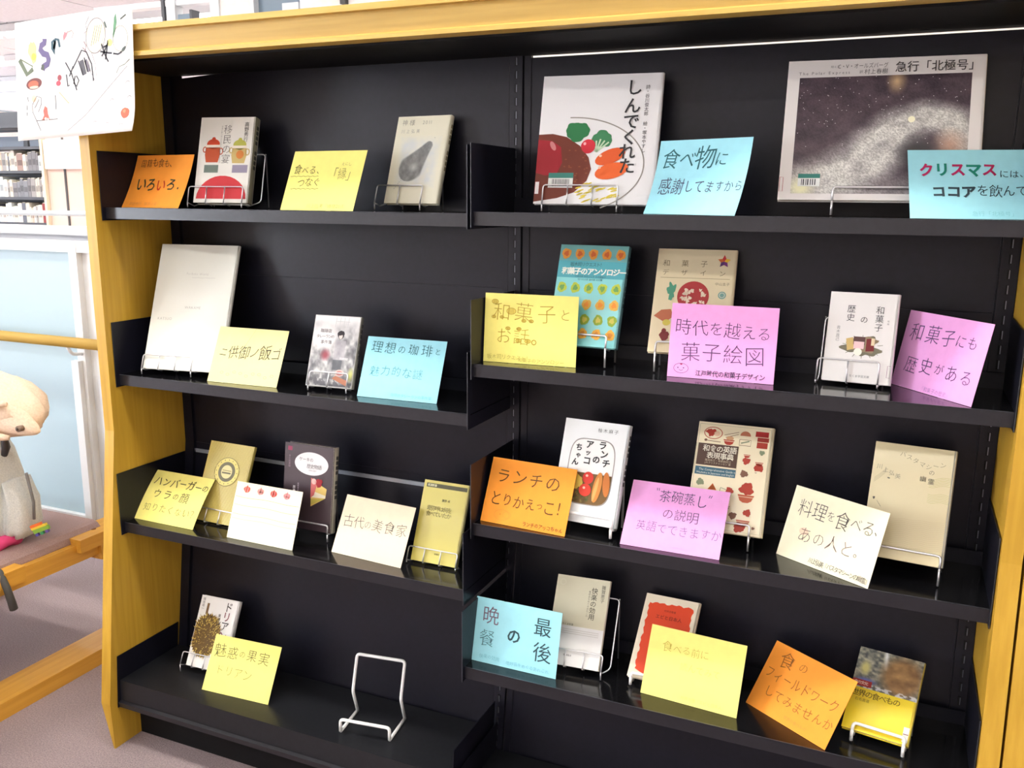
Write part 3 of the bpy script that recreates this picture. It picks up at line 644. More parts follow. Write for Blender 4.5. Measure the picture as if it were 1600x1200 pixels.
# ------------------------------------------------------------------ books and their stands
def book(x, y, z, yaw, lean, w, h, T, col, label, draw=None, spine=None, gloss=.32, spinetext=None, r=.0):
    root = empty('book', (x, y, z), (-lean, 0, yaw), label=label, cat='book')
    cm = mat('book_cover', tuple(col), gloss, coat=.15); sm = mat('book_cover', tuple(spine), gloss, coat=.15) if spine else cm
    c = MB(); bt = .0012
    c.box((-w / 2, 0, 0), (w / 2, bt, h), cm); c.box((-w / 2, T - bt, 0), (w / 2, T, h), cm)
    # gently rounded spine on the right
    pts = [(w / 2 - .0005, 0)] + [(w / 2 - .0005 + .0022 * sin(pi * i / 6) ** .6, T * i / 6) for i in range(1, 6)] + [(w / 2 - .0005, T)]
    pts2 = pts + [(w / 2 - .003, T), (w / 2 - .003, 0)]
    c.prism([(a, b_) for a, b_ in pts2], 2, 0, h, sm)
    c.build('cover', root)
    pg = MB(); pg.box((-w / 2 + .0025, bt, .002), (w / 2 - .003, T - bt, h - .002), PAGES); pg.build('pages', root)
    if draw:
        f = Face(w, h); draw(f, root); f.flush('cover_print', root)
    if spinetext:
        st = MB(); n = int(h * .55 / .011)
        for i in range(n):
            if i % 5 == 4: continue
            zz = h * .9 - i * .011; st.box((w / 2 + .0017, T * .28, zz - .0075), (w / 2 + .0021, T * .72, zz), ink(spinetext))
        st.build('spine_print', root)
    return root
def stand(x, y, z, yaw, lean, w, h, T, zs, u0, u1, lip, nv, style, label, bh=.55, bu=None):
    root = empty('book_stand', (x, y, z), (-lean, 0, yaw), label=label, cat='book stand')
    m = CHROME if style == 'chrome' else WHITEW; r = .00135 if style == 'chrome' and nv > 2 else (.0019 if style == 'chrome' else .0028)
    lift = max(z - zs - .001, .004)
    dn = lambda P, L_: (P[0], P[1] + L_ * sin(lean), P[2] - L_ * cos(lean))
    def height(P): return lift + (-P[1] * sin(lean) + P[2] * cos(lean))     # height of a local point above the shelf
    yfr = -.0035 - r; zl = -r - .0003; yb = T + r + .0006
    b = MB(); b.tube([(u0, yfr, zl), (u0, yfr, lip), (u1, yfr, lip), (u1, yfr, zl)], r, m, rad=.006)
    for k in range(1, nv - 1):
        uu = u0 + (u1 - u0) * k / (nv - 1); b.tube([(uu, yfr, zl), (uu, yfr, lip)], r, m)
    b.build('front_lip', root)
    b = MB()
    for k in range(max(nv, 2)):
        uu = u0 + (u1 - u0) * k / (max(nv, 2) - 1); P = (uu, yfr, zl); Q = (uu, yb, zl)
        b.tube([P, Q], r, m)
    b.build('ledge', root)
    a0, a1 = bu if bu else (u0, u1); th_ = h * bh
    b = MB(); b.tube([(u0, yb, zl), (a0, yb, zl + .01), (a0, yb, th_), (a1, yb, th_), (a1, yb, zl + .01), (u1, yb, zl)], r, m, rad=.008); b.build('back_frame', root)
    b = MB()
    for uu in (u0, u1):
        P = (uu, yfr, zl); hh = height(P) - r
        if hh > .002: b.tube([P, dn(P, hh)], r, m)
    for uu in (a0, a1):
        P = (uu, yb, th_); hh = height(P) - r
        b.tube([P, (P[0], P[1] + .002, P[2]), dn((P[0], P[1] + .004, P[2]), hh - .0015)], r, m)
    b.build('leg', root)
    return root

def ctext(f, t, cx, fy, size, col, thin=.0, sp=1.0, **k):
    wd = sum(glyph(ch, thin)[2] for ch in t) * size * f.h / f.w * sp * k.get('sx', 1); f.text(t, cx - wd / 2, fy, size, col, thin, 0, sp, **k)
def pot(f, x, y, body, lid, L=1):
    f.poly([(x - .13, y - .06), (x + .13, y - .06), (x + .14, y + .04), (x + .11, y + .13), (x - .11, y + .13), (x - .14, y + .04)], body, L); f.rect(x - .135, y - .075, x + .135, y - .045, (236, 226, 206), L + 1); f.ell(x, y - .085, .12, .06, lid, L=L); f.ell(x, y - .145, .035, .022, lid, L=L)
    f.ring(x + .15, y, .035, .035, .012, body, L=L); f.ring(x - .15, y - .02, .030, .03, .012, body, L=L)
def k1(f, rt):
    pot(f, .27, .40, (190, 84, 48), (200, 70, 40)); pot(f, .76, .41, (200, 176, 110), (186, 186, 84)); f.ell(.78, .44, .07, .05, (206, 128, 60), L=3)
    f.rect(.14, .56, .40, .65, (110, 124, 112)); f.rect(.66, .56, .94, .65, (150, 142, 160))
    pts = [(.5 + .46 * cos(R(a)), .955 + .27 * sin(R(a))) for a in range(180, 361, 12)]; f.poly([(max(.03, x), min(y, .97)) for x, y in pts], (200, 50, 56))
    f.vtext('移民の宴', .52, .09, .115, (80, 80, 78), -.012, 1.0); f.vtext('日本に移り住んだ外国人の不思議な食生活', .41, .10, .022, (120, 120, 116), -.01, 1.05); f.vtext('高野秀行', .86, .06, .058, (70, 70, 70), .0)
def k2(f, rt):
    f.text('神様', .08, .075, .075, (140, 138, 124), -.008, 0, 1.3); f.text('2011', .48, .075, .06, (150, 148, 132), -.012, 0, 1.3); f.text('川上弘美', .09, .175, .05, (150, 150, 140), -.012, 0, 1.35)
    def fn(U, V):
        n = vnoise(U, V, 8, 4); base = mixc((226, 224, 206), (206, 212, 214), n * 1.2 - .1)
        cx, cy = (U - .47) * .62, (V - .48) * .70; a = .62; x = cx * cos(a) + cy * sin(a); y = -cx * sin(a) + cy * cos(a)
        wd = .055 + .125 * np.clip((y + .26) / .36, 0, 1) ** 1.2; wd = wd * np.sqrt(np.clip(1 - (np.clip(y - .06, 0, 1) / .23) ** 2, 0.0001, 1)) * np.sqrt(np.clip(1 - (np.clip(-.24 - y, 0, 1) / .06) ** 2, .0001, 1))
        d = np.abs(x) / wd; g = vnoise(U, V, 14, 9); c = mixc(mixc((84, 86, 86), (150, 152, 150), g), np.array((196, 198, 196)), np.clip(1 - np.hypot((x - .03) / .07, (y - .08) / .07), 0, 1) * .9)
        ed = np.clip(np.minimum(np.minimum(U, 1 - U), np.minimum(V, 1 - V)) * 6, 0, 1); base = mixc((228, 224, 200), base, ed)
        return mixc(base, c, np.clip((1.05 - d) * 6, 0, 1) * .85)
    f.grid(.10, .22, .92, .84, 70, 90, fn, rt)
def barcode(f, x0, y0, x1, y1):
    f.rect(x0, y0, x1, y1, (236, 240, 236), 5); f.rect(x0, y0 - (y1 - y0) * .35, x1, y0 + (y1 - y0) * .12, (60, 130, 118), 6)
    x = x0 + (x1 - x0) * .16; rs = np.random.RandomState(5)
    while x < x1 - (x1 - x0) * .14:
        w_ = rs.uniform(.004, .009); f.rect(x, y0 + (y1 - y0) * .22, x + w_ * .7, y1 - (y1 - y0) * .12, (60, 66, 70), 7); x += w_ * 1.7
def k3(f, rt):
    f.ring(.28, .70, .62, .37, .009, (150, 146, 138), L=2, n=50, a0=-92, a1=62)
    pts = [(0, .46), (.12, .455), (.24, .48), (.36, .55), (.44, .64), (.47, .73), (.44, .82), (.34, .91), (.2, .955), (0, .985)]; f.poly(pts, (112, 50, 34), 2)
    f.poly([(0, .50), (.12, .51), (.2, .56), (.22, .68), (.18, .77), (.08, .78), (0, .76)], (158, 30, 42), 3); f.ell(.13, .55, .02, .04, (206, 130, 130), -30, L=4)
    for i in range(26):
        rs = np.random.RandomState(i); f.ell(.24 + rs.rand() * .2, .58 + rs.rand() * .26, .006 + rs.rand() * .006, .005, (140, 78, 50), L=3, n=6)
    f.blob(.33, .44, .10, .075, (44, 120, 70), .15, seed=2, L=3); f.blob(.54, .50, .085, .065, (60, 128, 84), .15, seed=4, L=3)
    for i in range(5): f.line([(.50, .60), (.46 + i * .035, .50 + abs(i - 2) * .012)], .012, (190, 214, 180), L=4)
    f.blob(.43, .555, .06, .055, (206, 46, 60), .04, L=5); f.ell(.40, .535, .012, .012, (240, 170, 170), L=6)
    f.ell(.62, .635, .13, .055, (222, 92, 40), -22, L=5); f.ell(.64, .745, .14, .06, (228, 100, 42), -14, L=6); f.ell(.54, .63, .012, .010, (250, 200, 170), L=7); f.ell(.54, .72, .012, .010, (250, 200, 170), L=7)
    for i in range(30):
        rs = np.random.RandomState(50 + i); f.ell(.36 + rs.rand() * .34, .98 - rs.rand() * .06 - (i % 5) * .022, .03, .006, (222, 202, 70), -30 + rs.rand() * 20, L=4, n=8)
    barcode(f, .115, .79, .325, .875)
    for i, (c, y) in enumerate(zip('しんでくれた', (.11, .25, .37, .49, .60, .71))): f.char(c, .775 + (0, -.005, -.005, -.01, -.02, -.01)[i], y, .13, (50, 50, 52), .014, L=7)
    f.vtext('詩・谷川俊太郎', .885, .09, .034, (84, 84, 86), .004, 1.0); f.vtext('絵・塚本やすし', .885, .37, .034, (84, 84, 86), .004, 1.0)
    f.rect(.005, .83, .04, .925, (240, 236, 236), 7); f.line([(.005, .83), (.04, .83), (.04, .925), (.005, .925)], .003, (170, 60, 70), L=8, closed=True)
def k4(f, rt):
    def fn(U, V):
        n = vnoise(U, V, 9, 7, 5); g = rng.rand(*U.shape); dark = mixc((58, 48, 56), (92, 78, 84), n * 1.5 - .25)
        P = [(.10, .95), (.28, .86), (.42, .74), (.52, .58), (.62, .44), (.76, .36), (.90, .40), (.99, .56)]; Wd = [.20, .20, .19, .17, .15, .13, .12, .12]; d = np.full(U.shape, 9.0)
        for (a, b), (c_, e), w0, w1 in zip(P[:-1], P[1:], Wd[:-1], Wd[1:]):
            t = np.clip(((U - a) * (c_ - a) + (V - b) * (e - b)) / ((c_ - a) ** 2 + (e - b) ** 2), 0, 1); d = np.minimum(d, np.hypot(U - a - t * (c_ - a), V - b - t * (e - b)) / (w0 + (w1 - w0) * t))
        sw = np.clip((1.35 - d) * 1.1, 0, 1) * (.55 + .8 * n); sw = np.clip(np.maximum(sw, np.clip((V - .80) * 3, 0, .7) * (U < .72) * (.5 + n * .6)), 0, 1)
        c = mixc(dark, np.array((206, 206, 198)), sw * .95); c += (g - .5)[..., None] * 70 * (.25 + .75 * sw[..., None])
        wb_ = np.clip(1 - np.hypot((U - .90) / .12, (V - .60) / .16), 0, 1); c = mixc(c, np.array((190, 150, 126)), wb_ * .9)
        tp = np.clip(1 - np.hypot((U - .58) / .07, (V - .05) / .13), 0, 1); c = mixc(c, np.array((190, 160, 120)), tp)
        dk = np.clip(1 - np.hypot((U - .72) / .14, (V - .66) / .17), 0, 1) * 1.5; c = mixc(c, np.array((62, 60, 62)), dk)
        lf = np.clip(1 - np.hypot((U - .06) / .1, (V - .95) / .12), 0, 1) * 1.3; c = mixc(c, np.array((236, 236, 196)), lf)
        return c
    f.grid(.065, .125, .935, .955, 150, 120, fn, rt)
    rs = np.random.RandomState(8)
    for i in range(120):
        f.ell(.07 + rs.rand() * .85, .13 + rs.rand() * .5, .0028, .0028, (214, 208, 210), L=2, n=5)
    f.ell(.655, .44, .018, .022, (246, 244, 214), L=3)
    f.text('急行「北極号」', .555, .070, .080, (70, 66, 64), .008, 0, x1=.975); f.text('C・V・オールズバーグ', .26, .052, .040, (90, 86, 84), -.002, 0, x1=.52); f.text('絵と文', .225, .052, .02, (100, 96, 94), -.004)
    f.text('訳', .375, .095, .024, (90, 86, 84), -.004); f.text('村上春樹', .40, .095, .040, (90, 86, 84), .0, 0, x1=.52); f.text('The Polar Express', .055, .095, .030, (104, 100, 98), -.004, 0, 1.0, x1=.35)
    barcode(f, .10, .84, .215, .905); f.line([(.004, .84), (.022, .84), (.022, .94), (.004, .94)], .003, (170, 60, 70), L=3, closed=True)
def k5(f, rt):
    f.text('Furikake World', .38, .235, .028, (176, 176, 170), -.02, .2, 1.05); wav(f, .46, .76, .265, .001, 3, .002, (196, 196, 190))
    f.text('WAKAME', .42, .505, .030, (160, 160, 154), -.016, 0, 1.1); f.text('KATSUO', .09, .60, .030, (160, 160, 154), -.016, 0, 1.1)
    for xx in (.22,): f.text('ふりかけ', xx, .945, .018, (190, 190, 184), -.014)
def k6(f, rt):
    def fn(U, V):
        n = vnoise(U, V, 10, 21); n2 = vnoise(U, V, 22, 4); c = mixc((92, 92, 96), (206, 206, 204), n * 1.9 - .5)
        c = mixc(c, np.array((236, 236, 234)), np.clip(1.15 - V * 3.2, 0, 1)); c = mixc(c, np.array((242, 240, 238)), np.clip(1.3 - np.hypot((U - .27) / .27, (V - .30) / .17), 0, 1) * 1.6)
        c = mixc(c, np.array((142, 56, 66)), np.clip(1 - np.hypot((U - .33) / .13, (V - .56) / .10), 0, 1) * 1.3)
        c = mixc(c, np.array((66, 66, 72)), np.clip((V - .80) * 6, 0, .8) * (n2 > .45)); c = mixc(c, np.array((74, 78, 84)), (np.abs(U - .62) < .10) * (V > .62) * (V < .76) * .8)
        c = mixc(c, np.array((170, 166, 172)), (np.abs(U - .63) < .12) * (V > .34) * (V < .62) * .7)
        c = mixc(c, np.array((188, 190, 110)), np.clip(1 - np.hypot((U - .95) / .08, (V - .82) / .12), 0, 1) * 1.3); return c
    f.grid(.01, .01, .99, .99, 60, 84, fn, rt)
    f.blob(.62, .265, .075, .06, (54, 50, 54), .1, L=2); f.ell(.62, .29, .04, .035, (226, 212, 204), L=3); f.ell(.60, .25, .06, .028, (50, 46, 50), L=4)
    f.ell(.70, .80, .10, .05, (206, 180, 172), L=3); f.ell(.70, .80, .07, .032, (180, 120, 116), L=4); f.poly([(.55, .88), (.9, .98), (.9, .90), (.62, .84)], (168, 110, 84), 3)
    for i in range(4): f.line([(.48 + i * .09, .02), (.47 + i * .09, .16)], .006, (196, 200, 200), L=2)
    f.line([(.48, .08), (.78, .08)], .006, (196, 200, 200), L=2)
    f.text('珈琲店', .16, .22, .06, (84, 80, 84), .0); f.text('タレーランの', .09, .30, .056, (84, 80, 84), .0, 0, .82); f.text('事件簿', .19, .38, .06, (84, 80, 84), .0); f.text('岡崎琢磨', .66, .60, .04, (226, 226, 226), .0, 0, .8)
def sweets(f, y, col, inner, n=5, x0=.10, x1=.90, L=2, sd=0):
    for i in range(n):
        x = x0 + (x1 - x0) * i / (n - 1); f.blob(x, y, .068, .052, col, .14, seed=sd + i, L=L); f.blob(x, y, .035, .027, inner, .3, seed=sd + i + 9, L=L + 1)
def k7(f, rt):
    f.rect(0, .0, 1, .16, (112, 170, 166), 1); f.rect(0, .16, 1, .33, (84, 168, 178), 1)
    sweets(f, .09, (216, 146, 60), (200, 100, 50), sd=1); sweets(f, .43, (180, 196, 70), (110, 160, 90), sd=11); sweets(f, .59, (226, 180, 80), (236, 150, 60), sd=21); sweets(f, .74, (150, 176, 62), (206, 196, 90), sd=31); sweets(f, .88, (232, 176, 70), (214, 140, 60), sd=41)
    f.text('坂木司リクエスト！', .18, .195, .045, (60, 104, 108), .004, 0, .86); f.text('和菓子のアンソロジー', .07, .265, .075, (236, 240, 226), .030, 0, .88); ctext(f, '近藤史恵 柴田よしき 木地雅映子', .5, .315, .022, (60, 104, 108), .0); ctext(f, '恒川光太郎 畠中恵 北村薫', .5, .345, .022, (60, 104, 108), .0)
def star(f, x, y, r, L=3):
    cs = [(190, 60, 60), (226, 190, 60), (120, 60, 120), (90, 60, 110), (206, 110, 60)]
    for i in range(5):
        a = R(-90 + 72 * i); q = f.h / f.w
        p = lambda an, rr: (x + rr * cos(an) * 1.0 * q * .9, y + rr * sin(an)); f.poly([(x, y), p(a - R(36), r * .5), p(a, r), p(a + R(36), r * .5)], cs[i], L)
def k8(f, rt):
    for i, c in enumerate('和菓子'): f.char(c, .12 + i * .24, .145, .068, (110, 96, 70), -.008, L=3)
    for i, c in enumerate('デザイン'): f.char(c, .12 + i * .24, .235, .062, (110, 96, 70), -.008, L=3)
    star(f, .85, .115, .065); f.line([(.06, .285), (.94, .285)], .004, (150, 134, 100)); f.text('中山圭子', .76, .335, .032, (130, 116, 90), -.004)
    f.ell(.50, .46, .20, .145, (170, 62, 62), L=2, n=32)
    for i in range(34):
        rs = np.random.RandomState(i + 70); a = rs.rand() * 6.28; d = rs.rand() ** .5 * .9; f.blob(.50 + d * .19 * cos(a) * 1.0, .49 + d * .12 * sin(a), .022, .016, (232, 214, 190), .6, seed=i, L=3, n=9)
    f.blob(.22, .42, .05, .075, (86, 150, 122), .45, seed=3, L=2); f.ell(.21, .37, .02, .045, (86, 150, 122), -18, L=3); f.ell(.86, .44, .05, .036, (120, 160, 150), L=2); f.ring(.86, .44, .032, .022, .006, (210, 210, 190), L=3)
    f.poly([(.03, .66), (.12, .60), (.24, .59), (.28, .66), (.18, .72)], (186, 110, 80), 2); f.ell(.2, .72, .05, .03, (206, 190, 90), L=3); f.blob(.19, .845, .06, .045, (120, 52, 50), .15, L=2); f.ell(.18, .80, .03, .025, (120, 52, 50), L=2)
def k9(f, rt):
    f.vtext('和菓子', .75, .14, .092, (70, 72, 74), -.002, 1.05); f.char('の', .53, .30, .085, (70, 72, 74), -.002, L=3); f.vtext('歴史', .33, .14, .092, (70, 72, 74), -.002, 1.05); f.vtext('青木直己', .17, .38, .044, (120, 122, 122), -.006, 1.0); f.vtext('増補', .88, .29, .022, (130, 130, 130), -.004, 1.4)
    f.blob(.55, .60, .24, .10, (120, 116, 96), .5, seed=8, L=2, n=60); f.blob(.55, .57, .20, .085, (150, 132, 104), .4, seed=18, L=3, n=50)
    f.rect(.41, .49, .58, .58, (92, 62, 60), 4); f.rect(.42, .545, .57, .625, (240, 206, 206), 5); f.poly([(.30, .52), (.40, .50), (.43, .63), (.33, .65)], (206, 178, 112), 4); f.poly([(.60, .51), (.71, .50), (.72, .64), (.60, .65)], (120, 40, 42), 5); f.rect(.67, .50, .72, .58, (226, 206, 170), 6); f.ell(.49, .66, .06, .042, (244, 242, 226), L=6)
    for i in range(14):
        a = R(-170 + i * 26); f.line([(.55 + .22 * cos(a), .60 + .09 * sin(a)), (.55 + .30 * cos(a), .60 + .13 * sin(a))], .006, (130, 132, 110), L=2)
    ctext(f, 'ちくま学芸文庫', .55, .93, .03, (120, 122, 124), -.002); f.line([(.985, .79), (.94, .79), (.94, .92), (.985, .92)], .004, (150, 90, 130))
def k10(f, rt):
    n = 40
    for i in range(n): f.rect(i / n, 0, i / n + .5 / n, 1, (168, 146, 52), 1)
    f.ell(.52, .36, .265, .172, (226, 210, 120), L=2, n=36); f.ring(.52, .36, .275, .178, .006, (120, 112, 70), n=40, L=3); f.ell(.52, .36, .19, .125, (110, 104, 76), L=3, n=32); f.ell(.52, .36, .125, .085, (222, 210, 150), L=4)
    f.rect(.42, .365, .62, .385, (110, 104, 76), 5); f.rect(.42, .34, .62, .35, (150, 140, 90), 5)
    for i in range(16): a = R(i * 22.5); f.ell(.52 + .235 * cos(a), .36 + .15 * sin(a), .010, .008, (120, 112, 70), L=4, n=6)
def k11(f, rt):
    f.ell(.55, .22, .34, .135, (242, 240, 240), L=1, n=40); f.text('ケーキの', .30, .175, .052, (84, 84, 84), -.004, 0, .95); f.text('歴史物語', .46, .25, .056, (84, 84, 84), -.004, 0, .92); ctext(f, '世界の菓子', .58, .30, .022, (140, 140, 140), -.006)
    f.poly([(.56, .40), (.88, .49), (.86, .60), (.57, .72)], (226, 196, 112), 2); f.poly([(.57, .53), (.86, .57), (.86, .60), (.57, .61)], (240, 232, 206), 3); f.poly([(.57, .63), (.84, .61), (.57, .70)], (206, 190, 90), 3)
    f.poly([(.56, .38), (.70, .42), (.63, .58), (.56, .62)], (206, 110, 106), 4); f.blob(.72, .43, .07, .05, (160, 36, 44), .25, L=5); f.ell(.62, .42, .05, .035, (230, 190, 180), L=5)
    f.rect(.06, .04, .15, .09, (150, 60, 90), 1); f.vtext('食の図書館', .105, .14, .03, (150, 130, 140), -.006); f.vtext('原書房', .22, .50, .04, (226, 220, 220), .01); f.vtext('堤理華訳', .30, .46, .026, (170, 160, 165), .0)
def k12(f, rt):
    f.rect(.06, .035, .97, .085, (86, 84, 60), 1); f.text('新潮新書', .09, .06, .035, (226, 222, 180), .012, 0, .9); ctext(f, '廣野 卓', .55, .23, .035, (90, 86, 50), .01); f.text('卑弥呼は何を', .16, .34, .07, (96, 92, 56), -.004, 0, .82); f.text('食べていたか', .16, .41, .07, (96, 92, 56), -.004, 0, .82); ctext(f, '新潮社', .55, .885, .022, (90, 86, 50), .01)
def k13(f, rt):
    f.poly([(.5 + .36 * abs(cos(R(a))) ** .45 * (1 if cos(R(a)) > 0 else -1), .50 + .325 * abs(sin(R(a))) ** .5 * (1 if sin(R(a)) > 0 else -1)) for a in range(0, 360, 6)], (150, 146, 142), 1)
    f.poly([(.5 + .345 * abs(cos(R(a))) ** .45 * (1 if cos(R(a)) > 0 else -1), .50 + .315 * abs(sin(R(a))) ** .5 * (1 if sin(R(a)) > 0 else -1)) for a in range(0, 360, 6)], (238, 238, 234), 2)
    bm = [(.5 + .345 * abs(cos(R(a))) ** .45 * (1 if cos(R(a)) > 0 else -1), .50 + .315 * abs(sin(R(a))) ** .5) for a in range(0, 181, 6)]; f.poly([(x, max(y, .515)) for x, y in bm], (112, 84, 44), 3)
    rs = np.random.RandomState(4)
    for i in range(40): f.blob(.2 + rs.rand() * .32, .70 + rs.rand() * .10, .03, .016, random.choice([(86, 90, 44), (140, 124, 70), (104, 84, 50)]), .5, seed=i, L=4, n=8)
    f.blob(.24, .56, .09, .05, (226, 196, 96), .2, L=4, seed=2); f.blob(.33, .61, .08, .07, (216, 188, 84), .2, L=5, seed=5)
    f.ell(.49, .56, .085, .060, (206, 54, 40), L=6); f.ell(.47, .68, .095, .062, (210, 60, 40), L=7); f.ell(.47, .54, .02, .012, (244, 190, 170), L=8); f.ell(.45, .66, .02, .012, (244, 190, 170), L=8)
    f.ell(.65, .64, .065, .15, (206, 134, 60), 6, L=8); f.ell(.63, .66, .025, .12, (226, 170, 96), 8, L=9); f.ell(.78, .60, .055, .12, (196, 116, 50), -6, L=7)
    f.text('柚木麻子', .52, .085, .045, (96, 98, 98), -.004, 0, 1.25)
    k = (44, 46, 46)
    for c, x, y, s_ in (('ラ', .64, .23, .085), ('ン', .68, .315, .085), ('チ', .73, .40, .085), ('の', .57, .375, .08), ('ア', .44, .235, .085), ('ッ', .43, .315, .06), ('コ', .43, .395, .085), ('ち', .28, .275, .075), ('ゃ', .285, .35, .06), ('ん', .25, .42, .075)): f.char(c, x, y, s_, k, .030, L=5)
def bowl(f, x, y, s_, col, L=2):
    f.poly([(x - s_, y), (x + s_, y), (x + s_ * .7, y + s_ * .5), (x + s_ * .3, y + s_ * .66), (x - s_ * .3, y + s_ * .66), (x - s_ * .7, y + s_ * .5)], col, L); f.line([(x - s_ * .9, y + s_ * .18), (x + s_ * .9, y + s_ * .18)], .006, (230, 200, 170), L + 1)
def k14(f, rt):
    rd, br, gn = (170, 60, 44), (120, 84, 66), (130, 140, 110)
    f.line([(.02, .02), (.02, .98), (.97, .98), (.97, .02)], .003, (150, 150, 120), L=1, closed=True)
    f.ring(.21, .10, .12, .055, .007, rd); f.blob(.18, .095, .06, .035, rd, .4, L=2); f.ell(.26, .105, .04, .025, (226, 190, 160), L=2); f.line([(.12, .175), (.32, .18)], .006, br); f.ell(.12, .172, .02, .012, br)
    bowl(f, .43, .15, .075, rd); f.line([(.36, .11), (.55, .07)], .005, br); f.line([(.38, .13), (.55, .09)], .005, br); f.ell(.44, .135, .05, .02, (196, 150, 110), L=2)
    f.ell(.64, .10, .07, .045, (180, 110, 80), L=2, a0=180, a1=360, n=14); f.line([(.57, .135), (.72, .135), (.72, .19), (.57, .19)], .005, br, closed=True); f.line([(.59, .17), (.70, .145)], .012, gn)
    f.rect(.77, .045, .94, .095, (160, 44, 40)); f.rect(.80, .10, .95, .14, (150, 50, 40)); f.rect(.80, .145, .94, .20, (160, 54, 40))
    f.rect(.03, .205, .57, .41, (84, 62, 52), 3); f.rect(.03, .425, .57, .50, (64, 104, 122), 3); f.line([(.005, .205), (.005, .50)], .004, (150, 150, 120))
    f.text('和食の英語', .10, .25, .066, (232, 226, 206), .008, 0, .93, L=5); f.text('表現事典', .16, .315, .066, (232, 226, 206), .008, 0, .93, L=5); ctext(f, '亀田尚己・青柳由紀江', .32, .36, .024, (190, 176, 150), .0, L=5); ctext(f, 'J.M.クリスチャンセン 著', .32, .385, .022, (190, 176, 150), .0, L=5)
    f.text('The Comprehensive Guide to', .08, .45, .028, (206, 216, 206), .004, 0, .95, L=5); f.text('Washoku in Japanese and English', .05, .48, .026, (206, 216, 206), .004, 0, .92, L=5)
    for i, (x, y, s_, c) in enumerate(((.69, .27, .05, rd), (.69, .33, .05, rd), (.88, .24, .035, gn), (.86, .33, .06, rd), (.86, .38, .06, rd), (.68, .45, .05, br), (.83, .42, .02, gn), (.12, .57, .05, gn), (.74, .585, .09, rd), (.74, .64, .12, (190, 96, 66)), (.29, .61, .03, (196, 100, 50)), (.52, .62, .05, rd), (.50, .76, .06, gn), (.78, .80, .05, rd), (.60, .84, .05, br), (.74, .87, .10, (196, 110, 90)), (.70, .94, .07, rd), (.88, .93, .02, br))):
        (bowl(f, x, y, s_ * .9, c) if i % 3 == 0 else f.blob(x, y, s_, s_ * .62, c, .25, seed=i, L=2))
    f.line([(.40, .60), (.56, .63), (.53, .70), (.38, .68)], .005, gn, closed=True); f.poly([(.23, .63), (.35, .63), (.29, .57)], (200, 100, 50), 2)
def k15(f, rt):
    for i, (c, y) in enumerate(zip('パスタマシーン', (.085, .105, .13, .155, .17, .155, .14))): f.char(c, .36 + i * .083, y, .052, (124, 118, 96), -.012, L=3, rot=-6)
    f.char('の', .735, .215, .05, (110, 106, 92), -.008, L=3); f.vtext('幽', .64, .25, .055, (104, 100, 90), .0); f.vtext('霊', .74, .265, .055, (104, 100, 90), .0)
    for i, c in enumerate('川上弘美'): f.char(c, .09 + i * .08, .22 + i * .022, .05, (130, 126, 110), -.01, L=3)
    for j in range(6): wav(f, .72, .98, .27 + j * .014, .006, 1.2, .0025, (186, 182, 110), -.03)
    for j in range(6): wav(f, .72, .98, .40 + j * .014, .006, 1.2, .0025, (186, 186, 120), -.01)
    for j in range(4): wav(f, .04, .18, .36 - j * .012, .006, .5, .0025, (176, 166, 130), -.10)
    for j in range(16): wav(f, .10, .97, .66 + j * .016, .004, 4, .0022, (206, 190, 150), -.03)
    f.ell(.22, .31, .018, .006, (110, 108, 96), 10); f.blob(.07, .50, .014, .012, (90, 88, 80), .3); f.line([(.11, .52), (.17, .57)], .003, (130, 126, 110))
def k16(f, rt):
    f.line([(.22, .10), (.22, .26)], .04, (120, 92, 60), L=1)
    f.poly([(max(.01, .33 + (.385 if i % 2 else .35) * cos(2 * pi * i / 84)), .55 + (.315 if i % 2 else .288) * sin(2 * pi * i / 84)) for i in range(84)], (104, 78, 28), 1)
    rs = np.random.RandomState(6); q = f.w / f.h
    for i in range(330):
        a = rs.rand() * 6.28; d = rs.rand() ** .55; x = .33 + .36 * d * cos(a); y = .55 + .30 * d * sin(a); l = .016 + .016 * d; ex, ey = x + l * 2.4 * cos(a) * d, y + l * 1.6 * sin(a) * d - .008
        if x < .02: continue
        c = random.choice([(206, 176, 74), (222, 196, 96), (150, 118, 44), (80, 58, 20)]); px, py = -sin(a) * .012, cos(a) * .008
        f.poly([(x - px, y - py), (x + px, y + py), (ex, ey)] if d > .15 else [(x - .012, y), (x + .012, y), (x, y - .016)], c, 2 + i % 3)
    for i, c in enumerate('ドリアン'): f.char(c, .76, .11 + i * .135, .15, (60, 48, 40) if i % 2 == 0 else (120, 40, 50), .006, L=4, sx=.95)
    f.vtext('果物の王', .57, .22, .05, (84, 74, 66), .004); f.vtext('塚谷裕一', .09, .03, .045, (110, 104, 96), .0)
def k17(f, rt):
    f.rect(0, .0, 1, .56, (206, 202, 176), 1); f.rect(0, .56, 1, 1, (222, 222, 220), 1); f.vtext('快楽の効用', .74, .10, .075, (66, 64, 58), .004, .98); f.vtext('雑賀恵子', .90, .06, .050, (84, 82, 76), .0); f.vtext('嗜好品をめぐるあれこれ', .65, .14, .026, (110, 108, 98), .0, 1.05)
    f.text('ちくま新書', .22, .545, .026, (100, 98, 90), .0)
    for j in range(3): f.line([(.12, .60 + j * .022), (.92, .60 + j * .022)], .006, (190, 188, 182), L=2)
    ctext(f, '筑摩書房', .40, .885, .024, (110, 108, 110), .006); f.ring(.12, .08, .05, .032, .004, (226, 222, 206))
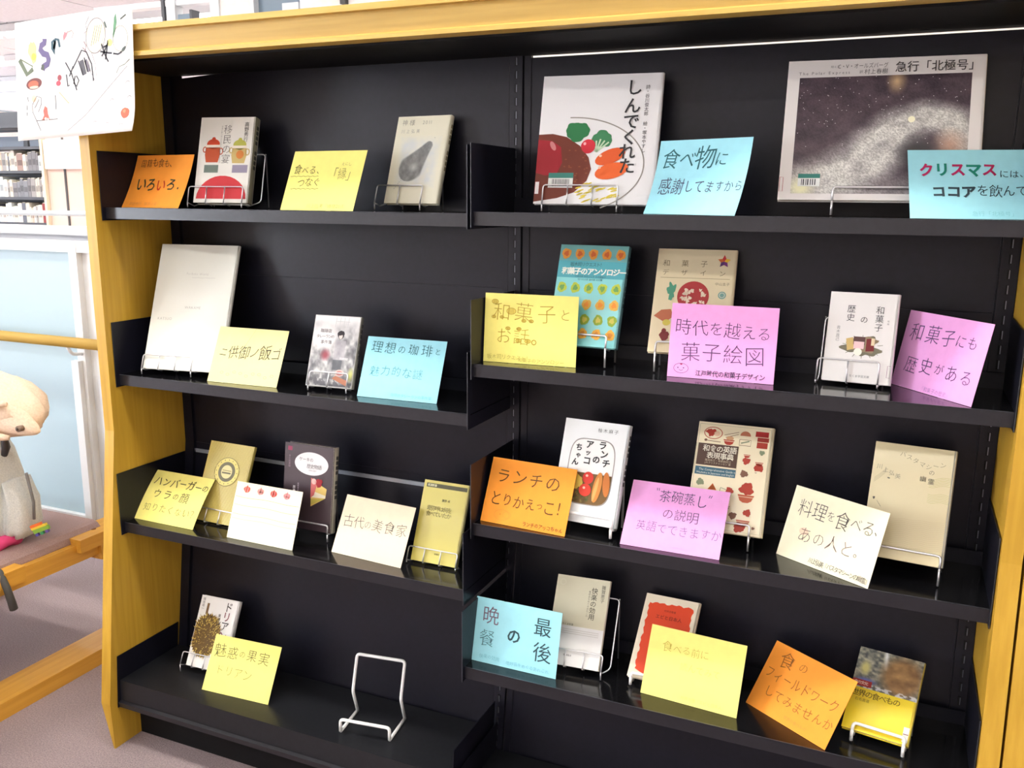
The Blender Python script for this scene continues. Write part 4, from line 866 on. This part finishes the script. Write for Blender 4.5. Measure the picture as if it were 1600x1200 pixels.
def k18(f, rt):
    pts = []; rs = np.random.RandomState(2)
    def edge(x0, y0, x1, y1, n, ax):
        for i in range(n):
            t = i / n; w_ = .012 * sin(i * 1.9) + .008 * sin(i * .9 + 1); pts.append((x0 + (x1 - x0) * t + (w_ if ax else 0), y0 + (y1 - y0) * t + (0 if ax else w_ * .7)))
    edge(.10, .10, .90, .08, 18, False); edge(.90, .10, .91, .92, 26, True); edge(.88, .93, .12, .93, 10, False); edge(.10, .90, .09, .12, 26, True); f.poly(pts, (214, 72, 40), 1)
    ctext(f, '村井吉敬著', .50, .175, .028, (120, 40, 24), .004); ctext(f, 'エビと日本人', .50, .255, .052, (110, 36, 22), .006)
def k19(f, rt):
    def fn(U, V):
        n = vnoise(U, V, 7, 31); n2 = vnoise(U, V, 16, 12); c = mixc((60, 64, 66), (176, 170, 146), n2 * 1.6 - .3)
        c = mixc(c, np.array((216, 218, 220)), np.clip(1 - np.abs(U - .42 - .1 * V) / .05, 0, 1) * (V < .45)); c = mixc(c, mixc(np.array((92, 66, 46)), (176, 140, 90), n), np.clip(1.4 - np.hypot((U - .72) / .27, (V - .52) / .42), 0, 1) * 1.8)
        c = mixc(c, np.array((186, 176, 110)), np.clip(1 - np.hypot((U - .15) / .1, (V - .50) / .22), 0, 1) * 1.5); c = mixc(c, np.array((96, 104, 176)), np.clip(1 - np.hypot((U - .2) / .2, (V - .82) / .10), 0, 1) * 1.3)
        c = mixc(c, np.array((206, 210, 216)), (V > .9) * (n2 > .5) * .8); return c
    f.grid(0, 0, 1, .49, 64, 44, fn, rt); f.rect(0, .40, .30, .475, (150, 50, 46), 3); f.text('食の文化', .03, .437, .045, (230, 206, 190), .006, 0, .85, L=5); f.text('世界の食べもの', .03, .56, .088, (92, 76, 30), .002, 0, .86); f.text('石毛直道', .10, .635, .04, (140, 120, 50), .0)
    f.rect(.90, .80, .985, .97, (232, 230, 222), 3); f.line([(.905, .88), (.98, .88)], .01, (120, 60, 70), L=4)

W1 = (228, 226, 216)
BK = {
 1: ((-.6436,.0764,1.2835,.170,.284,.1311,.1902),.020,(230,228,218),'white book with two pots and a large red semicircle',k1,(150,146,120),(70,70,60)),
 2: ((-.1971,.1195,1.2865,-.093,.319,.1288,.1832),.012,(228,224,200),'pale cream book with a dark grey pear-like shape',k2,None,(150,140,110)),
 3: ((.1995,.0868,1.2890,.091,.256,.2216,.2389),.010,(232,232,232),'white picture book with a plate of steak and vegetables',k3,None,None),
 4: ((.6745,.0780,1.3000,.072,.330,.2969,.2390),.011,(226,222,218),'wide picture book with dark snowy night picture and white border',k4,None,None),
 5: ((-.7497,.0396,.9108,.160,.362,.1999,.2950),.010,(232,234,222),'tall plain white book with faint lettering',k5,None,None),
 6: ((-.3584,.0477,.9073,.076,.346,.1091,.1529),.013,(206,206,202),'small grey paperback with a girl at a counter',k6,(140,140,130),(90,90,90)),
 7: ((.1916,.0677,1.0320,-.031,.327,.1341,.1915),.016,(124,204,204),'teal book with rows of green and orange sweets',k7,(84,124,130),(40,60,64)),
 8: ((.3878,.0766,1.0312,.107,.505,.1415,.2036),.010,(226,212,176),'beige book with a red patterned circle and small star',k8,None,None),
 9: ((.6690,.0906,1.0017,-.064,.268,.1080,.1515),.012,(232,230,226),'small white paperback with sweets heaped in the centre',k9,None,None),
 10: ((-.6956,.0535,.5512,-.032,.415,.1317,.1884),.010,(230,214,132),'yellow striped book with a round burger emblem',k10,(190,176,90),None),
 11: ((-.4507,.0757,.5667,.014,.139,.1311,.1912),.018,(66,52,58),'dark brown book with a white oval and a slice of cake',k11,(206,200,180),(80,80,76)),
 12: ((-.1168,.0545,.5523,-.002,.400,.1058,.1706),.012,(206,194,98),'yellow-green paperback at the right end of the third left shelf',k12,(200,194,140),None),
 13: ((.2138,.0355,.7003,-.055,.355,.1297,.1944),.018,(228,232,232),'white book with a lunch box of tomatoes and sausage',k13,(206,212,212),(50,54,54)),
 14: ((.4682,.0774,.7087,.017,.482,.1373,.2022),.014,(232,220,186),'cream book with rows of small red bowls and a dark title block',k14,None,None),
 15: ((.7652,.0640,.7117,-.100,.411,.1265,.1954),.016,(220,208,166),'plain beige book with thin wavy lines at the right end of the shelf',k15,(200,200,196),None),
 16: ((-.7257,.0242,.1855,.053,.462,.1099,.1679),.012,(232,230,224),'white paperback with a spiky brown fruit on the bottom shelf',k16,None,None),
 17: ((.2044,.0198,.4103,.081,.539,.1068,.1722),.012,(220,218,204),'pale grey beige paperback behind the light blue card',k17,None,None),
 18: ((.3660,.0315,.4105,-.031,.763,.1071,.1672),.010,(232,220,196),'white paperback with a ragged red panel',k18,None,None),
 19: ((.7508,.0087,.4148,-.170,.836,.1061,.1493),.012,(232,206,44),'yellow paperback with a market photograph on its upper half',k19,(206,190,90),None)}
ZS = {1:1.2706,2:1.2706,3:1.2736,4:1.2736,5:.8954,6:.8954,7:.9935,8:.9935,9:.9935,10:.5453,11:.5453,12:.5453,13:.6791,14:.6791,15:.6791,16:.1664,17:.394,18:.394,19:.394}
ST = {1:(-.0765,.0545,.034,4,'chrome',.6,(-.05,.085)),2:(-.0845,.028,.036,3,'chrome',.5,(-.05,.05)),3:(-.093,.0465,.034,4,'chrome',.5,None),4:(-.0635,.06,.020,2,'chrome',.5,None),
 5:(-.1,.027,.031,4,'chrome',.5,(-.06,.06)),6:(-.046,.045,.030,3,'chrome',.55,(-.03,.052)),7:(-.05,.050,.021,2,'chrome',.5,None),8:(-.056,.04,.018,2,'chrome',.5,None),9:(-.0625,.0355,.036,3,'chrome',.72,(-.060,.04)),
 10:(-.066,.055,.030,4,'chrome',.5,None),11:(-.05,.060,.018,2,'chrome',.5,None),12:(-.06,.055,.028,4,'chrome',.5,(-.04,.045)),13:(-.05,.060,.016,2,'white',.5,None),14:(-.05,.047,.018,2,'chrome',.5,None),
 15:(-.05,.060,.018,2,'chrome',.5,None),16:(-.068,.03,.030,4,'chrome',.5,(-.04,.045)),17:(-.05,.06,.030,4,'chrome',.82,(-.04,.074)),18:(-.044,.045,.006,2,'white',.5,None),19:(-.034,.048,.010,2,'white',.5,None)}
short = {1:'the book with two pots',2:'the book with the pear shape',3:'the steak plate picture book',4:'the snowy night picture book',5:'the tall plain white book',6:'the small grey paperback',7:'the teal sweets book',8:'the beige book with red circle',9:'the small white sweets paperback',10:'the yellow striped book',11:'the dark cake book',12:'the yellow-green paperback',13:'the lunch box book',14:'the book with red bowls',15:'the beige wavy line book',16:'the spiky fruit paperback',17:'the pale grey paperback',18:'the ragged red panel paperback',19:'the yellow photo paperback'}
for k, (q, T, col, lab, dr, sp, stx) in BK.items():
    book(*q, T, col, lab, dr, sp, spinetext=stx)
    u0, u1, lip, nv, sty, bh, bu = ST[k]
    stand(*q, T, ZS[k], u0, u1, lip, nv, sty, ('thin chrome' if nv > 2 else ('chrome' if sty == 'chrome' else 'white coated')) + ' wire stand holding ' + short[k], bh, bu)
# empty white stand on the bottom shelf
es = empty('book_stand', (-.241, -.028, .1664), (0, 0, .134), label='empty white wire book stand on the bottom left shelf', cat='book stand')
r0 = .0036; hw = .057
b = MB(); b.tube([(-hw, 0, r0), (-hw, .001, .031), (hw, .001, .031), (hw, 0, r0)], r0, WHITEW, rad=.008, seg=10); b.build('front_lip', es)
b = MB()
for s_ in (-1, 1): b.tube([(s_ * hw, 0, r0), (s_ * hw, .084, r0)], r0, WHITEW, seg=10)
b.build('ledge', es)
b = MB(); b.tube([(-hw, .084, r0), (-hw, .064, .062), (-hw, .091, .138), (hw, .091, .138), (hw, .064, .062), (hw, .084, r0)], r0, WHITEW, rad=.008, seg=10); b.build('back_frame', es)

# ------------------------------------------------------------------ poster on the corner of the unit
W_, H_ = .345, .245
vs = []; n = 12
po = MB(); PP = mat('white_drawing_paper', (246, 244, 238), .75)
tl, tr_, br, bl = Vector((-1.054, 0, 1.654)), Vector((-.720, 0, 1.668)), Vector((-.735, 0, 1.426)), Vector((-1.079, 0, 1.412))
org = Vector((-.90, -.056, 1.53))
def pp(fx, fy, e=0.0):
    a = tl.lerp(tr_, fx); b_ = bl.lerp(br, fx); p = a.lerp(b_, fy) - Vector((org.x, 0, org.z))
    curl = -.010 * max(0, fy - .75) ** 2 * 16 * max(0, fx - .5) * 2
    return (p.x, curl - e, p.z)
N = 16; vs = [pp(i / N, j / N) for j in range(N + 1) for i in range(N + 1)] + [pp(i / N, j / N, -.0005) for j in range(N + 1) for i in range(N + 1)]
K = (N + 1) ** 2; fs = []
for j in range(N):
    for i in range(N): a = j * (N + 1) + i; fs += [(a, a + N + 1, a + N + 2, a + 1), (K + a, K + a + 1, K + a + N + 2, K + a + N + 1)]
for i in range(N):
    fs += [(i, i + 1, K + i + 1, K + i), (N * (N + 1) + i + 1, N * (N + 1) + i, K + N * (N + 1) + i, K + N * (N + 1) + i + 1)]
    a = i * (N + 1); c = a + N; fs += [(a + N + 1, a, K + a, K + a + N + 1), (c, c + N + 1, K + c + N + 1, K + c)]
po.add(vs, fs, PP, True); poster = po.build('poster', label='white hand-drawn poster with coloured pencil letters on the upper left corner of the shelving', cat='poster'); poster.location = org
class PFace(Face):
    def P(s, fx, fy, L=None): return pp(fx, fy, .0003 + .0002 * (s.layer if L is None else L))
    def line(s, pts, wd, col, L=None, closed=False): Face.line(s, pts, wd * 1.6, tuple(int(v * .66) for v in col), L, closed)
f = PFace(W_, H_)
def q8(x, y):   # fractions on the sheet from measured points
    return ((x - 215) / 1465 + 0, (y - 300 + (x - 215) * .165) / 1410)
f.line([(.035, .31), (.10, .44), (.155, .40)], .026, (150, 166, 130)); f.line([(.05, .31), (.155, .38)], .006, (160, 176, 130))
f.blob(.155, .26, .035, .09, (240, 236, 140), .2, rot=-10); f.ell(.165, .30, .02, .03, (226, 222, 80), L=2)
f.line([(.265, .165), (.262, .20), (.235, .215), (.225, .25), (.25, .285), (.285, .30), (.295, .34), (.285, .375), (.25, .39), (.24, .42)], .034, (150, 132, 196)); f.line([(.245, .375), (.24, .42)], .022, (120, 130, 110), L=2)
f.line([(.345, .26), (.355, .21), (.345, .19), (.33, .20), (.33, .255), (.345, .30), (.345, .24), (.36, .18), (.385, .19), (.395, .25)], .016, (70, 120, 140))
f.poly([(.43, .205), (.425, .17), (.44, .13), (.455, .145), (.475, .12), (.455, .17)], (236, 130, 136)); f.line([(.47, .14), (.50, .13), (.515, .155), (.50, .19)], .004, (240, 206, 196))
f.ell(.16, .525, .07, .048, (110, 50, 44), -4); f.ell(.155, .53, .045, .032, (222, 96, 66), L=2); f.ell(.16, .555, .04, .012, (230, 190, 170), L=3)
f.ell(.385, .50, .018, .025, (150, 62, 70)); f.ell(.375, .545, .02, .022, (200, 76, 90), L=2)
for p_ in ([(.44, .38), (.49, .48), (.53, .62)], [(.505, .42), (.47, .50)], [(.50, .44), (.58, .30), (.62, .32), (.66, .42), (.672, .56)], [(.55, .38), (.585, .50)], [(.60, .36), (.625, .48)], [(.445, .48), (.455, .58), (.47, .57)], [(.52, .50), (.505, .56), (.53, .585), (.55, .54), (.53, .50)]):
    f.line(p_, .008, (84, 80, 92))
f.line([(.575, .38), (.60, .50)], .03, (130, 126, 136)); f.line([(.61, .38), (.64, .48)], .022, (170, 160, 176))
for p_ in ([(.745, .27), (.78, .38), (.80, .42)], [(.80, .27), (.76, .35), (.745, .37)], [(.76, .30), (.79, .29)], [(.735, .33), (.80, .35), (.83, .355)], [(.84, .36), (.88, .37), (.91, .355)], [(.80, .25), (.79, .32), (.775, .40)]): f.line(p_, .009, (74, 70, 84))
f.poly([(.855, .08), (.87, .045), (.875, .12), (.845, .24), (.84, .215)], (92, 140, 104)); f.line([(.775, .10), (.79, .15)], .010, (110, 130, 120)); f.line([(.905, .10), (.95, .07)], .008, (120, 130, 120)); f.ell(.925, .335, .022, .014, (92, 100, 96), -35)
f.blob(.70, .20, .07, .13, (250, 248, 206), .12, rot=12); f.ring(.70, .20, .08, .14, .004, (206, 190, 190), rot=12); f.ell(.815, .27, .02, .03, (244, 240, 130)); 
for i in range(4): f.line([(.66 + i * .02, .28 - i * .01), (.70 + i * .018, .12)], .004, (222, 214, 150), L=2)
f.ring(.90, .25, .06, .10, .003, (226, 220, 190)); f.line([(.65, .04), (.62, .10), (.63, .15), (.605, .17)], .004, (176, 170, 180)); f.line([(.605, .29), (.63, .34), (.645, .47), (.68, .55), (.70, .54), (.69, .42), (.66, .32)], .003, (220, 196, 216)); f.line([(.59, .28), (.61, .31), (.62, .27), (.60, .23)], .005, (206, 150, 160))
f.line([(.44, .95), (.60, .83), (.80, .62), (.95, .47)], .003, (196, 192, 196)); f.line([(.86, .52), (.885, .47), (.93, .455), (.97, .42)], .004, (170, 186, 170))
for x, y in ((.68, .92), (.78, .94), (.82, .75), (.95, .62), (.96, .74), (.90, 1.02 - .06)): f.ring(x, y, .02, .03, .003, (210, 206, 206), a0=200, a1=320)
f.blob(.925, .845, .035, .043, (224, 96, 70), .06); f.ell(.92, .83, .012, .014, (236, 130, 96), L=2)
f.poly([(.24, .80), (.235, .76), (.25, .72), (.27, .74), (.275, .79), (.29, .84), (.22, .84)], (216, 96, 80)); f.line([(.17, .84), (.36, .84)], .004, (150, 140, 140)); f.ell(.255, .83, .01, .012, (244, 230, 220), L=2); f.ell(.275, .835, .008, .01, (244, 230, 220), L=2)
for p_ in ([(.14, .70), (.18, .63), (.22, .65), (.22, .70), (.19, .77)], [(.14, .70), (.14, .76), (.21, .93)], [(.16, .73), (.20, .66)]): f.line(p_, .004, (150, 140, 150))
f.ell(.155, .65, .02, .03, (236, 200, 170)); f.line([(.10, .63), (.105, .67)], .005, (110, 108, 110)); f.line([(.09, .70), (.092, .74)], .005, (110, 108, 110)); f.line([(.09, .76), (.092, .79)], .005, (110, 108, 110)); f.line([(.345, .64), (.348, .76)], .005, (110, 108, 116))
f.blob(.42, .66, .07, .045, (252, 246, 200), .3, rot=30); f.line([(.38, .62), (.46, .72)], .004, (236, 226, 170), L=2)
f.flush('drawing', poster)
